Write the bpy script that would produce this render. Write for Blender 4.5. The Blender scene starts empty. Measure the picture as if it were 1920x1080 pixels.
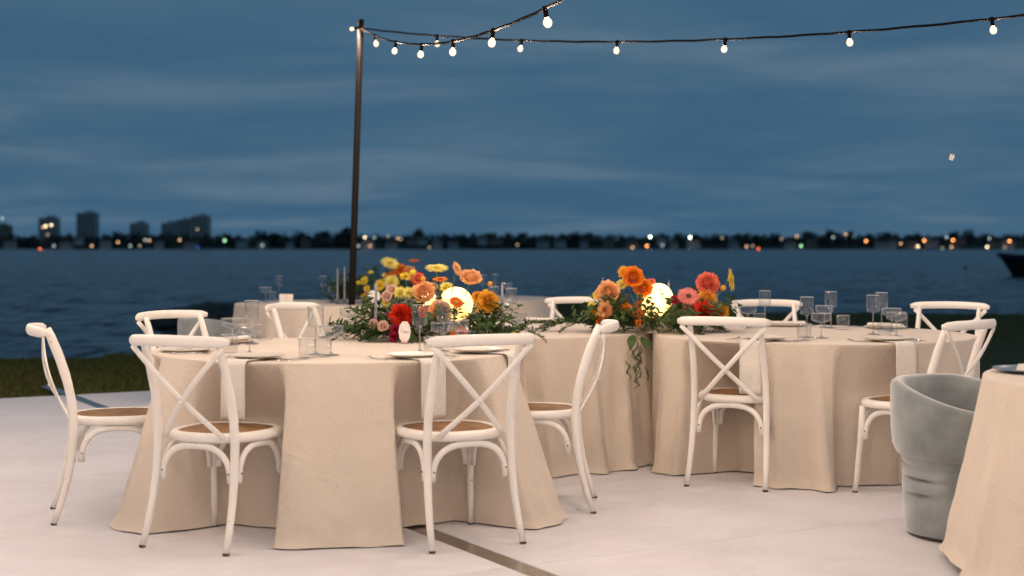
import bpy, math, random
from mathutils import Vector, Matrix, noise
R = math.radians
rnd = random.Random(7)
sc = bpy.context.scene

# ------------------------------------------------------------------ camera
FPX, HOR, CAMH = 2700.0, 462.0, 1.25           # focal length in px of a 1920 wide frame, horizon row, eye height
cd = bpy.data.cameras.new('camera'); cam = bpy.data.objects.new('camera', cd)
sc.collection.objects.link(cam); sc.camera = cam
cam.location = (0, 0, CAMH); cam.rotation_euler = (R(90), 0, 0)
cd.sensor_width = 36.0; cd.lens = 36.0 * FPX / 1920
cd.shift_y = -(540 - HOR) / 1920
cd.clip_start = 0.05; cd.clip_end = 9000
cd.dof.use_dof = True; cd.dof.focus_distance = 7.3; cd.dof.aperture_fstop = 2.0

# ------------------------------------------------------------------ sky (dusk, overcast)
w = bpy.data.worlds.new('World'); sc.world = w; w.use_nodes = True
nt = w.node_tree; nt.nodes.clear()
def N(t, nt, **kw):
    n = nt.nodes.new(t)
    for k, v in kw.items(): setattr(n, k, v)
    return n
wo = N('ShaderNodeOutputWorld', nt); bg = N('ShaderNodeBackground', nt)
sky = N('ShaderNodeTexSky', nt, sky_type='NISHITA', sun_disc=False)
sky.sun_elevation = R(0.5); sky.sun_rotation = R(200); sky.altitude = 0; sky.ozone_density = 3.0; sky.dust_density = 2.0
tc = N('ShaderNodeTexCoord', nt); sep = N('ShaderNodeSeparateXYZ', nt)
nt.links.new(tc.outputs['Generated'], sep.inputs[0])
def M_(op, a, b, nt=nt):
    n = N('ShaderNodeMath', nt, operation=op)
    for i, x in enumerate((a, b)):
        if hasattr(x, 'links'): nt.links.new(x, n.inputs[i])
        elif x is not None: n.inputs[i].default_value = x
    return n.outputs[0]
zz = M_('ADD', M_('MAXIMUM', sep.outputs[2], 0.0), 0.10)
cb = N('ShaderNodeCombineXYZ', nt)
nt.links.new(M_('DIVIDE', sep.outputs[0], zz), cb.inputs[0]); nt.links.new(M_('DIVIDE', sep.outputs[1], zz), cb.inputs[1])
mp = N('ShaderNodeMapping', nt); mp.inputs['Scale'].default_value = (0.50, 0.66, 1); mp.inputs['Location'].default_value = (3.1, 1.7, 0)
nt.links.new(cb.outputs[0], mp.inputs[0])
n1 = N('ShaderNodeTexNoise', nt); n1.inputs['Scale'].default_value = 1.25; n1.inputs['Detail'].default_value = 4.5; n1.inputs['Roughness'].default_value = .55; n1.inputs['Distortion'].default_value = .5
nt.links.new(mp.outputs[0], n1.inputs['Vector'])
cr = N('ShaderNodeValToRGB', nt)
cr.color_ramp.elements[0].position = .40; cr.color_ramp.elements[0].color = (.052, .130, .226, 1)
cr.color_ramp.elements[1].position = .66; cr.color_ramp.elements[1].color = (.112, .190, .272, 1)
e = cr.color_ramp.elements.new(.52); e.color = (.068, .150, .240, 1)
nt.links.new(n1.outputs['Fac'], cr.inputs[0])
skm = N('ShaderNodeMixRGB', nt, blend_type='MULTIPLY'); skm.inputs[0].default_value = 1; skm.inputs[2].default_value = (.10, .10, .10, 1)
nt.links.new(sky.outputs[0], skm.inputs[1])
mx = N('ShaderNodeMixRGB', nt); mx.inputs[0].default_value = .96         # overcast: the cloud deck hides most of the clear sky
nt.links.new(skm.outputs[0], mx.inputs[1]); nt.links.new(cr.outputs[0], mx.inputs[2])
nt.links.new(mx.outputs[0], bg.inputs[0]); bg.inputs[1].default_value = 0.94
nt.links.new(bg.outputs[0], wo.inputs[0])

# ------------------------------------------------------------------ exposure and render settings
sc.view_settings.view_transform = 'Standard'; sc.view_settings.look = 'None'
sc.view_settings.exposure = 0; sc.view_settings.gamma = 1; sc.view_settings.use_curve_mapping = False
sc.render.engine = 'CYCLES'
sc.cycles.use_denoising = True
try: sc.cycles.denoiser = 'OPENIMAGEDENOISE'
except Exception: pass
sc.cycles.max_bounces = 8; sc.cycles.transparent_max_bounces = 24; sc.cycles.glossy_bounces = 4; sc.cycles.diffuse_bounces = 4
sc.cycles.sample_clamp_indirect = 4; sc.cycles.sample_clamp_direct = 0; sc.cycles.caustics_reflective = False; sc.cycles.caustics_refractive = False
sc.cycles.use_light_tree = True
BULB = 20.8            # watts of each festoon bulb

# ------------------------------------------------------------------ helpers
C = sc.collection
def at(px, py, z=None, d=None):
    """the point in the place that stands at photo pixel (px, py): either at height z or at depth d"""
    if d is None: d = (CAMH - z) * FPX / (py - HOR)
    return Vector(((px - 960) / FPX * d, d, CAMH - (py - HOR) / FPX * d))

class MB:
    def __init__(s): s.v = []; s.f = []
    def add(s, v, f):
        o = len(s.v); s.v += [tuple(p) for p in v]; s.f += [tuple(i + o for i in q) for q in f]; return s
    def box(s, c, size, rz=0, taper=1.0):
        x, y, z = size[0] / 2, size[1] / 2, size[2] / 2; cs, sn = math.cos(rz), math.sin(rz); v = []
        for k, t in ((-1, 1.0), (1, taper)):
            for a, b in ((-1, -1), (1, -1), (1, 1), (-1, 1)):
                X, Y = a * x * t, b * y * t; v.append((c[0] + X * cs - Y * sn, c[1] + X * sn + Y * cs, c[2] + k * z))
        return s.add(v, [(3, 2, 1, 0), (4, 5, 6, 7), (0, 1, 5, 4), (1, 2, 6, 5), (2, 3, 7, 6), (3, 0, 4, 7)])
    def tube(s, pts, rad, n=8, up=(0, 0, 1), cap=True):
        """rad: number, list, or list of (side, up) half sizes"""
        pts = [Vector(p) for p in pts]; m = len(pts); v = []; up = Vector(up)
        for i, p in enumerate(pts):
            t = (pts[min(i + 1, m - 1)] - pts[max(i - 1, 0)]).normalized()
            a = t.cross(up)
            if a.length < 1e-4: a = t.cross(Vector((1, 0, 0)))
            a.normalize(); b = a.cross(t)
            r = rad[i] if isinstance(rad, (list, tuple)) else rad
            ra, rb = r if isinstance(r, (list, tuple)) else (r, r)
            for k in range(n):
                q = 2 * math.pi * k / n; v.append(p + a * (ra * math.cos(q)) + b * (rb * math.sin(q)))
        f = [(i * n + k, i * n + (k + 1) % n, (i + 1) * n + (k + 1) % n, (i + 1) * n + k) for i in range(m - 1) for k in range(n)]
        if cap: f += [tuple(range(n - 1, -1, -1)), tuple((m - 1) * n + k for k in range(n))]
        return s.add(v, f)
    def lathe(s, prof, n=20, c=(0, 0, 0), capb=False, capt=False):
        v = [(c[0] + r * math.cos(2 * math.pi * k / n), c[1] + r * math.sin(2 * math.pi * k / n), c[2] + z) for r, z in prof for k in range(n)]
        m = len(prof); f = [(i * n + k, i * n + (k + 1) % n, (i + 1) * n + (k + 1) % n, (i + 1) * n + k) for i in range(m - 1) for k in range(n)]
        if capb: f.append(tuple(range(n - 1, -1, -1)))
        if capt: f.append(tuple((m - 1) * n + k for k in range(n)))
        return s.add(v, f)
    def grid(s, fn, nu, nv, wrap=False):
        v = [fn(i / nu, j / nv) for i in range(nu + 1) for j in range(nv if wrap else nv + 1)]
        w_ = nv if wrap else nv + 1
        f = [(i * w_ + j, i * w_ + (j + 1) % w_, (i + 1) * w_ + (j + 1) % w_, (i + 1) * w_ + j) for i in range(nu) for j in range(nv)]
        return s.add(v, f)
    def ball(s, c, r, nu=10, nv=14, sq=(1, 1, 1)):
        pr = [(max(1e-5, math.sin(math.pi * i / nu)) * r, -math.cos(math.pi * i / nu) * r) for i in range(nu + 1)]
        o = len(s.v); s.lathe(pr, nv)
        for i in range(o, len(s.v)):
            p = s.v[i]; s.v[i] = (c[0] + p[0] * sq[0], c[1] + p[1] * sq[1], c[2] + p[2] * sq[2])
        return s
    def mesh(s, name, mat, smooth=True):
        me = bpy.data.meshes.new(name); me.from_pydata(s.v, [], s.f); me.update()
        if smooth: me.polygons.foreach_set('use_smooth', [True] * len(me.polygons))
        for m in (mat if isinstance(mat, (list, tuple)) else [mat]): me.materials.append(m)
        return me
    def build(s, name, mat, parent=None, smooth=True, loc=(0, 0, 0), rot=(0, 0, 0)):
        return link(name, s.mesh(name, mat, smooth), parent, loc, rot)

def link(name, me, parent=None, loc=(0, 0, 0), rot=(0, 0, 0), scale=None):
    o = bpy.data.objects.new(name, me); C.objects.link(o); o.parent = parent; o.location = loc; o.rotation_euler = rot
    if scale is not None: o.scale = scale if isinstance(scale, (tuple, list)) else (scale,) * 3
    return o
def tag(o, label=None, cat=None, group=None, kind=None):
    if label: o['label'] = label
    if cat: o['category'] = cat
    if group: o['group'] = group
    if kind: o['kind'] = kind
    return o
def empty(name, loc, rz=0):
    o = bpy.data.objects.new(name, None); C.objects.link(o); o.location = loc; o.rotation_euler = (0, 0, rz); o.empty_display_size = .1; return o
def copy_tree(o, parent=None):
    c = o.copy(); C.objects.link(c); c.parent = parent
    for ch in list(o.children): copy_tree(ch, c)
    return c
def nth(i):
    u = ['', 'first', 'second', 'third', 'fourth', 'fifth', 'sixth', 'seventh', 'eighth', 'ninth', 'tenth', 'eleventh', 'twelfth', 'thirteenth', 'fourteenth', 'fifteenth', 'sixteenth', 'seventeenth', 'eighteenth', 'nineteenth']
    if i < 20: return u[i]
    t = {2: 'twent', 3: 'thirt', 4: 'fort'}[i // 10]; return t + 'ieth' if i % 10 == 0 else t + 'y-' + u[i % 10]
ORD = ['first', 'second', 'third', 'fourth', 'fifth', 'sixth', 'seventh', 'eighth', 'ninth', 'tenth', 'eleventh', 'twelfth', 'thirteenth', 'fourteenth']

# ------------------------------------------------------------------ materials
def mat(name, col, rough=.5, metal=0, spec=.5, noise_s=None, amt=.12, bump=0, bump_s=60, sheen=0, trans=0, emit=None, coords='Object', stretch=None, col2=None):
    m = bpy.data.materials.new(name); m.use_nodes = True; t = m.node_tree; b = t.nodes['Principled BSDF']
    b.inputs['Base Color'].default_value = (*col, 1); b.inputs['Roughness'].default_value = rough
    b.inputs['Metallic'].default_value = metal; b.inputs['Specular IOR Level'].default_value = spec
    if sheen: b.inputs['Sheen Weight'].default_value = sheen
    if emit: b.inputs['Emission Color'].default_value = (*emit[0], 1); b.inputs['Emission Strength'].default_value = emit[1]
    co = N('ShaderNodeTexCoord', t); vec = co.outputs[coords]
    if stretch:
        mpn = N('ShaderNodeMapping', t); mpn.inputs['Scale'].default_value = stretch; t.links.new(vec, mpn.inputs[0]); vec = mpn.outputs[0]
    if noise_s:
        n = N('ShaderNodeTexNoise', t); n.inputs['Scale'].default_value = noise_s; n.inputs['Detail'].default_value = 4
        t.links.new(vec, n.inputs['Vector'])
        r = N('ShaderNodeValToRGB', t); r.color_ramp.elements[0].position = .3; r.color_ramp.elements[1].position = .7
        c2 = col2 or tuple(c * (1 - amt * 2) for c in col)
        r.color_ramp.elements[0].color = (*c2, 1); r.color_ramp.elements[1].color = (*(min(1, c * (1 + amt * .4)) for c in col), 1)
        t.links.new(n.outputs['Fac'], r.inputs[0]); t.links.new(r.outputs[0], b.inputs['Base Color'])
    if bump:
        n = N('ShaderNodeTexNoise', t); n.inputs['Scale'].default_value = bump_s; n.inputs['Detail'].default_value = 3
        t.links.new(vec, n.inputs['Vector']); bp = N('ShaderNodeBump', t); bp.inputs['Strength'].default_value = bump; bp.inputs['Distance'].default_value = .01
        t.links.new(n.outputs['Fac'], bp.inputs['Height']); t.links.new(bp.outputs[0], b.inputs['Normal'])
    if trans:                                     # thin leaves and petals let light through
        tr = N('ShaderNodeBsdfTranslucent', t); mxs = N('ShaderNodeMixShader', t); mxs.inputs[0].default_value = trans
        lk = b.inputs['Base Color'].links
        if lk: t.links.new(lk[0].from_socket, tr.inputs[0])
        else: tr.inputs[0].default_value = (*col, 1)
        t.links.new(b.outputs[0], mxs.inputs[1]); t.links.new(tr.outputs[0], mxs.inputs[2])
        t.links.new(mxs.outputs[0], t.nodes['Material Output'].inputs['Surface'])
    return m

M = {}
# white paint with chips and rubbed edges
def chipped_paint():
    m = mat('chipped_white_paint', (.86, .82, .76), rough=.38, noise_s=5, amt=.03); t = m.node_tree; b = t.nodes['Principled BSDF']
    co = N('ShaderNodeTexCoord', t); n = N('ShaderNodeTexNoise', t); n.inputs['Scale'].default_value = 38; n.inputs['Detail'].default_value = 6; n.inputs['Roughness'].default_value = .7
    oi = N('ShaderNodeObjectInfo', t); ad = N('ShaderNodeVectorMath', t, operation='ADD')
    t.links.new(co.outputs['Object'], ad.inputs[0]); t.links.new(oi.outputs['Random'], ad.inputs[1]); t.links.new(ad.outputs[0], n.inputs['Vector'])
    r = N('ShaderNodeValToRGB', t); r.color_ramp.elements[0].position = .665; r.color_ramp.elements[0].color = (0, 0, 0, 1); r.color_ramp.elements[1].position = .70
    t.links.new(n.outputs['Fac'], r.inputs[0])
    mxc = N('ShaderNodeMixRGB', t); src = b.inputs['Base Color'].links[0].from_socket
    t.links.new(r.outputs[0], mxc.inputs[0]); t.links.new(src, mxc.inputs[1]); mxc.inputs[2].default_value = (.30, .22, .15, 1)
    t.links.new(mxc.outputs[0], b.inputs['Base Color'])
    return m
M['paint'] = chipped_paint()
M['bolt'] = mat('dark_bolt', (.05, .04, .035), .4, .6)
M['foot'] = mat('dark_foot', (.07, .05, .04), .6)
def wicker():
    m = bpy.data.materials.new('woven_rattan'); m.use_nodes = True; t = m.node_tree; b = t.nodes['Principled BSDF']; b.inputs['Roughness'].default_value = .55
    co = N('ShaderNodeTexCoord', t); mpn = N('ShaderNodeMapping', t); mpn.inputs['Rotation'].default_value = (0, 0, R(45)); t.links.new(co.outputs['Object'], mpn.inputs[0])
    w1 = N('ShaderNodeTexWave', t, wave_type='BANDS', bands_direction='X'); w2 = N('ShaderNodeTexWave', t, wave_type='BANDS', bands_direction='Y')
    for q in (w1, w2): q.inputs['Scale'].default_value = 34; q.inputs['Distortion'].default_value = .4; t.links.new(mpn.outputs[0], q.inputs['Vector'])
    mu = N('ShaderNodeMath', t, operation='MULTIPLY'); t.links.new(w1.outputs['Fac'], mu.inputs[0]); t.links.new(w2.outputs['Fac'], mu.inputs[1])
    n = N('ShaderNodeTexNoise', t); n.inputs['Scale'].default_value = 14; n.inputs['Detail'].default_value = 5; t.links.new(co.outputs['Object'], n.inputs['Vector'])
    ad = N('ShaderNodeMath', t, operation='MULTIPLY_ADD'); t.links.new(mu.outputs[0], ad.inputs[0]); ad.inputs[1].default_value = .5
    t.links.new(n.outputs['Fac'], ad.inputs[2])
    r = N('ShaderNodeValToRGB', t); r.color_ramp.elements[0].position = .3; r.color_ramp.elements[0].color = (.10, .045, .014, 1); r.color_ramp.elements[1].position = .95; r.color_ramp.elements[1].color = (.36, .185, .06, 1)
    t.links.new(ad.outputs[0], r.inputs[0]); t.links.new(r.outputs[0], b.inputs['Base Color'])
    bp = N('ShaderNodeBump', t); bp.inputs['Strength'].default_value = .7; bp.inputs['Distance'].default_value = .003
    t.links.new(mu.outputs[0], bp.inputs['Height']); t.links.new(bp.outputs[0], b.inputs['Normal'])
    return m
M['wicker'] = wicker()
def linen(name, col):
    m = mat(name, col, rough=.85, spec=.2, noise_s=2.2, amt=.05, sheen=.15); t = m.node_tree; b = t.nodes['Principled BSDF']
    co = N('ShaderNodeTexCoord', t); hs = []
    for st in ((260, 260, 30), (40, 40, 420)):
        mpn = N('ShaderNodeMapping', t); mpn.inputs['Scale'].default_value = st; t.links.new(co.outputs['Object'], mpn.inputs[0])
        n = N('ShaderNodeTexNoise', t); n.inputs['Scale'].default_value = 1; n.inputs['Detail'].default_value = 2; t.links.new(mpn.outputs[0], n.inputs['Vector']); hs.append(n.outputs['Fac'])
    cz = N('ShaderNodeTexNoise', t); cz.inputs['Scale'].default_value = 7; cz.inputs['Detail'].default_value = 3; cz.inputs['Distortion'].default_value = 1.2; t.links.new(co.outputs['Object'], cz.inputs['Vector'])
    a = N('ShaderNodeMath', t, operation='ADD'); t.links.new(hs[0], a.inputs[0]); t.links.new(hs[1], a.inputs[1])
    a2 = N('ShaderNodeMath', t, operation='MULTIPLY_ADD'); t.links.new(cz.outputs['Fac'], a2.inputs[0]); a2.inputs[1].default_value = 4.0; t.links.new(a.outputs[0], a2.inputs[2])
    bp = N('ShaderNodeBump', t); bp.inputs['Strength'].default_value = .6; bp.inputs['Distance'].default_value = .005
    t.links.new(a2.outputs[0], bp.inputs['Height']); t.links.new(bp.outputs[0], b.inputs['Normal'])
    # slubs: single threads a little darker or lighter
    src = b.inputs['Base Color'].links[0].from_socket; mxc = N('ShaderNodeMixRGB', t, blend_type='MULTIPLY'); mxc.inputs[0].default_value = .16
    t.links.new(src, mxc.inputs[1]); t.links.new(hs[1], mxc.inputs[2]); t.links.new(mxc.outputs[0], b.inputs['Base Color'])
    return m
M['cloth'] = linen('beige_linen', (.735, .635, .53))
M['napkin'] = linen('cream_linen', (.84, .79, .72))
M['plate'] = mat('cream_stoneware', (.72, .66, .57), .28, noise_s=9, amt=.03)
M['steel'] = mat('polished_steel', (.80, .76, .70), .24, 1.0)
M['wood'] = mat('table_plywood', (.35, .25, .16), .6, noise_s=6)
M['velvet'] = mat('grey_blue_velvet', (.25, .272, .275), .85, spec=.2, sheen=.8, noise_s=6, amt=.2, col2=(.14, .165, .172), bump=.3, bump_s=7)
M['pole'] = mat('dark_bronze_pole', (.011, .008, .006), .7, 0, spec=.15)
M['cable'] = mat('black_rubber', (.0045, .0036, .0028), .9, spec=.04)
M['candle'] = mat('lavender_wax', (.28, .27, .32), .45)
M['wick'] = mat('wick', (.5, .46, .42), .9)
def bulb_mat():
    m = bpy.data.materials.new('lit_clear_bulb'); m.use_nodes = True; t = m.node_tree; t.nodes.clear()
    o = N('ShaderNodeOutputMaterial', t); tr = N('ShaderNodeBsdfTransparent', t); em = N('ShaderNodeEmission', t); em.inputs[0].default_value = (1, .74, .40, 1); em.inputs[1].default_value = .9
    ad = N('ShaderNodeAddShader', t); t.links.new(tr.outputs[0], ad.inputs[0]); t.links.new(em.outputs[0], ad.inputs[1]); t.links.new(ad.outputs[0], o.inputs[0]); return m
M['bulb'] = bulb_mat()
M['card'] = mat('ivory_card', (.82, .77, .72), .7)
M['ink'] = mat('grey_ink', (.22, .19, .18), .8)
M['ink2'] = mat('coral_ink', (.70, .30, .20), .8)
M['acrylic'] = mat('pink_acrylic', (.6, .35, .33), .2)
def glass(base, nm):
    m = bpy.data.materials.new(nm); m.use_nodes = True; t = m.node_tree; t.nodes.clear()
    o = N('ShaderNodeOutputMaterial', t); tr = N('ShaderNodeBsdfTransparent', t); tr.inputs[0].default_value = (.985, .985, .98, 1)
    gl = N('ShaderNodeBsdfGlossy', t); gl.inputs['Roughness'].default_value = .03; gl.inputs[0].default_value = (.95, .95, .95, 1)
    lw = N('ShaderNodeLayerWeight', t); lw.inputs[0].default_value = .5; fr = N('ShaderNodeMath', t, operation='POWER'); t.links.new(lw.outputs['Facing'], fr.inputs[0]); fr.inputs[1].default_value = 3.2
    mu = N('ShaderNodeMath', t, operation='MULTIPLY_ADD'); t.links.new(fr.outputs[0], mu.inputs[0]); mu.inputs[1].default_value = .62; mu.inputs[2].default_value = base; mu.use_clamp = True
    mx_ = N('ShaderNodeMixShader', t); t.links.new(mu.outputs[0], mx_.inputs[0]); t.links.new(tr.outputs[0], mx_.inputs[1]); t.links.new(gl.outputs[0], mx_.inputs[2])
    t.links.new(mx_.outputs[0], o.inputs[0]); return m
M['glass'] = glass(.075, 'clear_glass'); M['glass2'] = glass(.36, 'solid_clear_glass')
def globe_mat():
    m = mat('glowing_globe', (.9, .85, .7), .4); t = m.node_tree; b = t.nodes['Principled BSDF']
    co = N('ShaderNodeTexCoord', t); n = N('ShaderNodeTexNoise', t); n.inputs['Scale'].default_value = 13; n.inputs['Detail'].default_value = 5
    t.links.new(co.outputs['Object'], n.inputs['Vector']); r = N('ShaderNodeValToRGB', t)
    r.color_ramp.elements[0].position = .35; r.color_ramp.elements[0].color = (.95, .56, .14, 1); r.color_ramp.elements[1].position = .62; r.color_ramp.elements[1].color = (1, .68, .22, 1)
    t.links.new(n.outputs['Fac'], r.inputs[0]); t.links.new(r.outputs[0], b.inputs['Emission Color']); b.inputs['Emission Strength'].default_value = 2.7
    return m
M['globe'] = globe_mat()
PET = {'red': (.82, .05, .018), 'magenta': (.55, .03, .10), 'orange': (.93, .30, .03), 'peach': (.97, .55, .27), 'gold': (.95, .52, .06), 'yellow': (.95, .76, .10),
       'lemon': (.95, .85, .25), 'blush': (.92, .67, .55), 'pink': (.93, .33, .28), 'coral': (.90, .25, .16), 'rust': (.80, .17, .02), 'olive': (.16, .14, .03)}
for k, v in PET.items(): M['p_' + k] = mat('petal_' + k, v, .6, spec=.25, noise_s=2.5, amt=.14, trans=.4)
M['eye_y'] = mat('flower_eye', (.55, .36, .04), .8, bump=.6, bump_s=400)
M['eye_d'] = mat('flower_eye_dark', (.10, .05, .015), .8, bump=.6, bump_s=400)
M['stem'] = mat('green_stem', (.11, .17, .035), .55)
M['leaf'] = mat('dark_leaf', (.046, .095, .017), .55, spec=.3, noise_s=18, amt=.25, trans=.2)
M['fern'] = mat('fern_green', (.042, .085, .016), .6, noise_s=9, amt=.2, trans=.12)
def floor_mat():
    m = mat('white_floor_paint', (.70, .685, .715), .42, spec=.35, noise_s=1.1, amt=.035); t = m.node_tree; b = t.nodes['Principled BSDF']
    co = N('ShaderNodeTexCoord', t); src = b.inputs['Base Color'].links[0].from_socket
    oi = N('ShaderNodeObjectInfo', t)
    # worn smudges and scuffs
    n = N('ShaderNodeTexNoise', t); n.inputs['Scale'].default_value = 2.3; n.inputs['Detail'].default_value = 9; n.inputs['Roughness'].default_value = .72; n.inputs['Distortion'].default_value = .8
    ad = N('ShaderNodeVectorMath', t, operation='ADD'); t.links.new(co.outputs['Object'], ad.inputs[0]); t.links.new(oi.outputs['Location'], ad.inputs[1]); t.links.new(ad.outputs[0], n.inputs['Vector'])
    r = N('ShaderNodeValToRGB', t); r.color_ramp.elements[0].position = .42; r.color_ramp.elements[0].color = (1, 1, 1, 1); r.color_ramp.elements[1].position = .78; r.color_ramp.elements[1].color = (.84, .82, .80, 1)
    t.links.new(n.outputs['Fac'], r.inputs[0]); mxc = N('ShaderNodeMixRGB', t, blend_type='MULTIPLY'); mxc.inputs[0].default_value = 1
    t.links.new(src, mxc.inputs[1]); t.links.new(r.outputs[0], mxc.inputs[2])
    v = N('ShaderNodeTexVoronoi', t); v.inputs['Scale'].default_value = 4.5; t.links.new(ad.outputs[0], v.inputs['Vector'])
    r2 = N('ShaderNodeValToRGB', t); r2.color_ramp.elements[0].position = .022; r2.color_ramp.elements[0].color = (.45, .38, .32, 1); r2.color_ramp.elements[1].position = .045
    t.links.new(v.outputs['Distance'], r2.inputs[0]); mx2 = N('ShaderNodeMixRGB', t, blend_type='MULTIPLY'); mx2.inputs[0].default_value = .45
    t.links.new(mxc.outputs[0], mx2.inputs[1]); t.links.new(r2.outputs[0], mx2.inputs[2]); t.links.new(mx2.outputs[0], b.inputs['Base Color'])
    rr = N('ShaderNodeMapRange', t); t.links.new(n.outputs['Fac'], rr.inputs[0]); rr.inputs[3].default_value = .34; rr.inputs[4].default_value = .62; t.links.new(rr.outputs[0], b.inputs['Roughness'])
    return m
M['floor'] = floor_mat()
M['strip'] = mat('brushed_joint_strip', (.33, .29, .23), .24, .75, noise_s=5, amt=.12, stretch=(.6, 3, 1))
M['lawn'] = mat('lawn_soil', (.050, .062, .017), .95, spec=.1, noise_s=1.1, amt=.3, col2=(.075, .060, .026))
M['blade'] = mat('grass_blade', (.075, .100, .024), .75, spec=.15, noise_s=.7, amt=.3, col2=(.10, .092, .032), trans=.2)
M['rock'] = mat('dark_rock', (.060, .055, .045), .9, noise_s=4, amt=.3, bump=.6, bump_s=6)
def water_mat():
    m = bpy.data.materials.new('river_water'); m.use_nodes = True; t = m.node_tree; b = t.nodes['Principled BSDF']
    b.inputs['Base Color'].default_value = (.006, .017, .027, 1); b.inputs['Roughness'].default_value = .20; b.inputs['IOR'].default_value = 1.33
    co = N('ShaderNodeTexCoord', t); hs = None
    for st, amp, det in (((.42, .20, 1), 1.3, 2.5), ((1.1, .75, 1), .22, 4)):
        mpn = N('ShaderNodeMapping', t); mpn.inputs['Scale'].default_value = st; mpn.inputs['Rotation'].default_value = (0, 0, R(12)); t.links.new(co.outputs['Object'], mpn.inputs[0])
        n = N('ShaderNodeTexNoise', t); n.inputs['Scale'].default_value = 1.6; n.inputs['Detail'].default_value = det; n.inputs['Roughness'].default_value = .58; n.inputs['Distortion'].default_value = .3; t.links.new(mpn.outputs[0], n.inputs['Vector'])
        q = N('ShaderNodeMath', t, operation='MULTIPLY'); t.links.new(n.outputs['Fac'], q.inputs[0]); q.inputs[1].default_value = amp
        if hs is None: hs = q.outputs[0]
        else:
            a = N('ShaderNodeMath', t, operation='ADD'); t.links.new(hs, a.inputs[0]); t.links.new(q.outputs[0], a.inputs[1]); hs = a.outputs[0]
    bp = N('ShaderNodeBump', t); bp.inputs['Strength'].default_value = 1.0; bp.inputs['Distance'].default_value = 1.0
    t.links.new(hs, bp.inputs['Height']); t.links.new(bp.outputs[0], b.inputs['Normal'])
    return m
M['water'] = water_mat()

# ------------------------------------------------------------------ the setting
WZ = -1.5
FLOOR_O = at(0, 747, 0.0); FA = Vector((math.cos(R(30)), math.sin(R(30)), 0)); FB = Vector((math.sin(R(30)), -math.cos(R(30)), 0))
floor = tag(bpy.data.objects.new('stage_floor', None), 'white painted panel dance floor under the tables', kind='structure'); C.objects.link(floor)
STRIP_P = at(931, 1045, 0.0); strip_a = (STRIP_P - FLOOR_O).dot(FA); SW = .097
PB = 1.5
pm = {}
def panel(a0, a1, b0, b1):
    g = .0022
    key = (round(a1 - a0, 3), round(b1 - b0, 3))
    if key not in pm:
        hx, hy = (a1 - a0) / 2 - g, (b1 - b0) / 2 - g; mb = MB(); e_ = .003
        v = []
        for z, k in ((-.06, 0), (-e_, 0), (0, e_)):
            v += [(-hx + k, -hy + k, z), (hx - k, -hy + k, z), (hx - k, hy - k, z), (-hx + k, hy - k, z)]
        mb.add(v, [(i + j * 4, (i + 1) % 4 + j * 4, (i + 1) % 4 + j * 4 + 4, i + j * 4 + 4) for j in range(2) for i in range(4)] + [(8, 9, 10, 11)])
        pm[key] = mb.mesh('floor_panel', M['floor'], False)
    c = FLOOR_O + FA * (a0 + a1) / 2 + FB * (b0 + b1) / 2
    link('floor_panel', pm[key], floor, (c.x, c.y, 0), (0, 0, R(30)))
acuts_l = [strip_a - SW / 2 - 2.44 * k for k in range(5)][::-1]; acuts_r = [strip_a + SW / 2 + 2.44 * k for k in range(6)]
for j in range(-1, 12):
    b0 = j * PB
    for cuts, side in ((acuts_l, 0), (acuts_r, 1)):
        for i in range(len(cuts) - 1):
            if j < 0 and (cuts[i] + cuts[i+1]) / 2 < 2.2: continue
            if b0 > 15.5: continue
            if j <= 2 and cuts[i] > 7.5: continue
            panel(cuts[i], cuts[i + 1], b0, b0 + PB)
c = FLOOR_O + FA * strip_a + FB * (8.0)
sb = MB(); sb.box((0, 0, -.012), (SW - .004, 17.9, .02)); sb.build('joining_strip', M['strip'], floor, False, (c.x, c.y, 0), (0, 0, R(30)))
for k in range(9):
    s_ = FLOOR_O + FA * (strip_a + .0) + FB * (k * 2 + .4)
    sm = MB(); sm.lathe([(.0001, .0), (.011, 0), (.008, .003), (.0001, .0035)], 8); sm.build('strip_screw', M['bolt'], floor, True, (s_.x + .02, s_.y, -.0015))

shore = [(-60, 12.5), (-20, 15.0), (-8, 16.3), (-6.0, 16.75), (-4.2, 17.4), (-2.9, 20), (-1.6, 29), (-.6, 35), (.3, 37), (1.0, 36), (2.2, 31), (4, 28.9), (6.5, 28.4), (9.5, 28.2), (14, 28.0), (26, 27), (70, 24)]
def shore_y(x):
    for (x0, y0), (x1, y1) in zip(shore, shore[1:]):
        if x0 <= x <= x1: return y0 + (y1 - y0) * (x - x0) / (x1 - x0)
    return 14
def lawn_z(x, y): return -.075 + .018 * noise.noise((x * .5, y * .5, 0))
lb = MB(); xs = [-60 + 130 * i / 200 for i in range(201)]
def lawnp(u, v):
    x = -60 + 130 * u; ys = shore_y(x) + .10 * noise.noise((x * 2.1, 3, 1)); t = v
    if t < .86: y = -30 + (ys + 30) * (t / .86) ** .45; return (x, y, lawn_z(x, y))
    q = (t - .86) / .14; y = ys + 2.2 * q; return (x, y, lawn_z(x, ys) - 2.1 * q ** 1.25)
lb.grid(lawnp, 260, 70); tag(lb.build('lawn', M['lawn']), 'dark grass lawn between the floor and the river', kind='structure')
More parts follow.
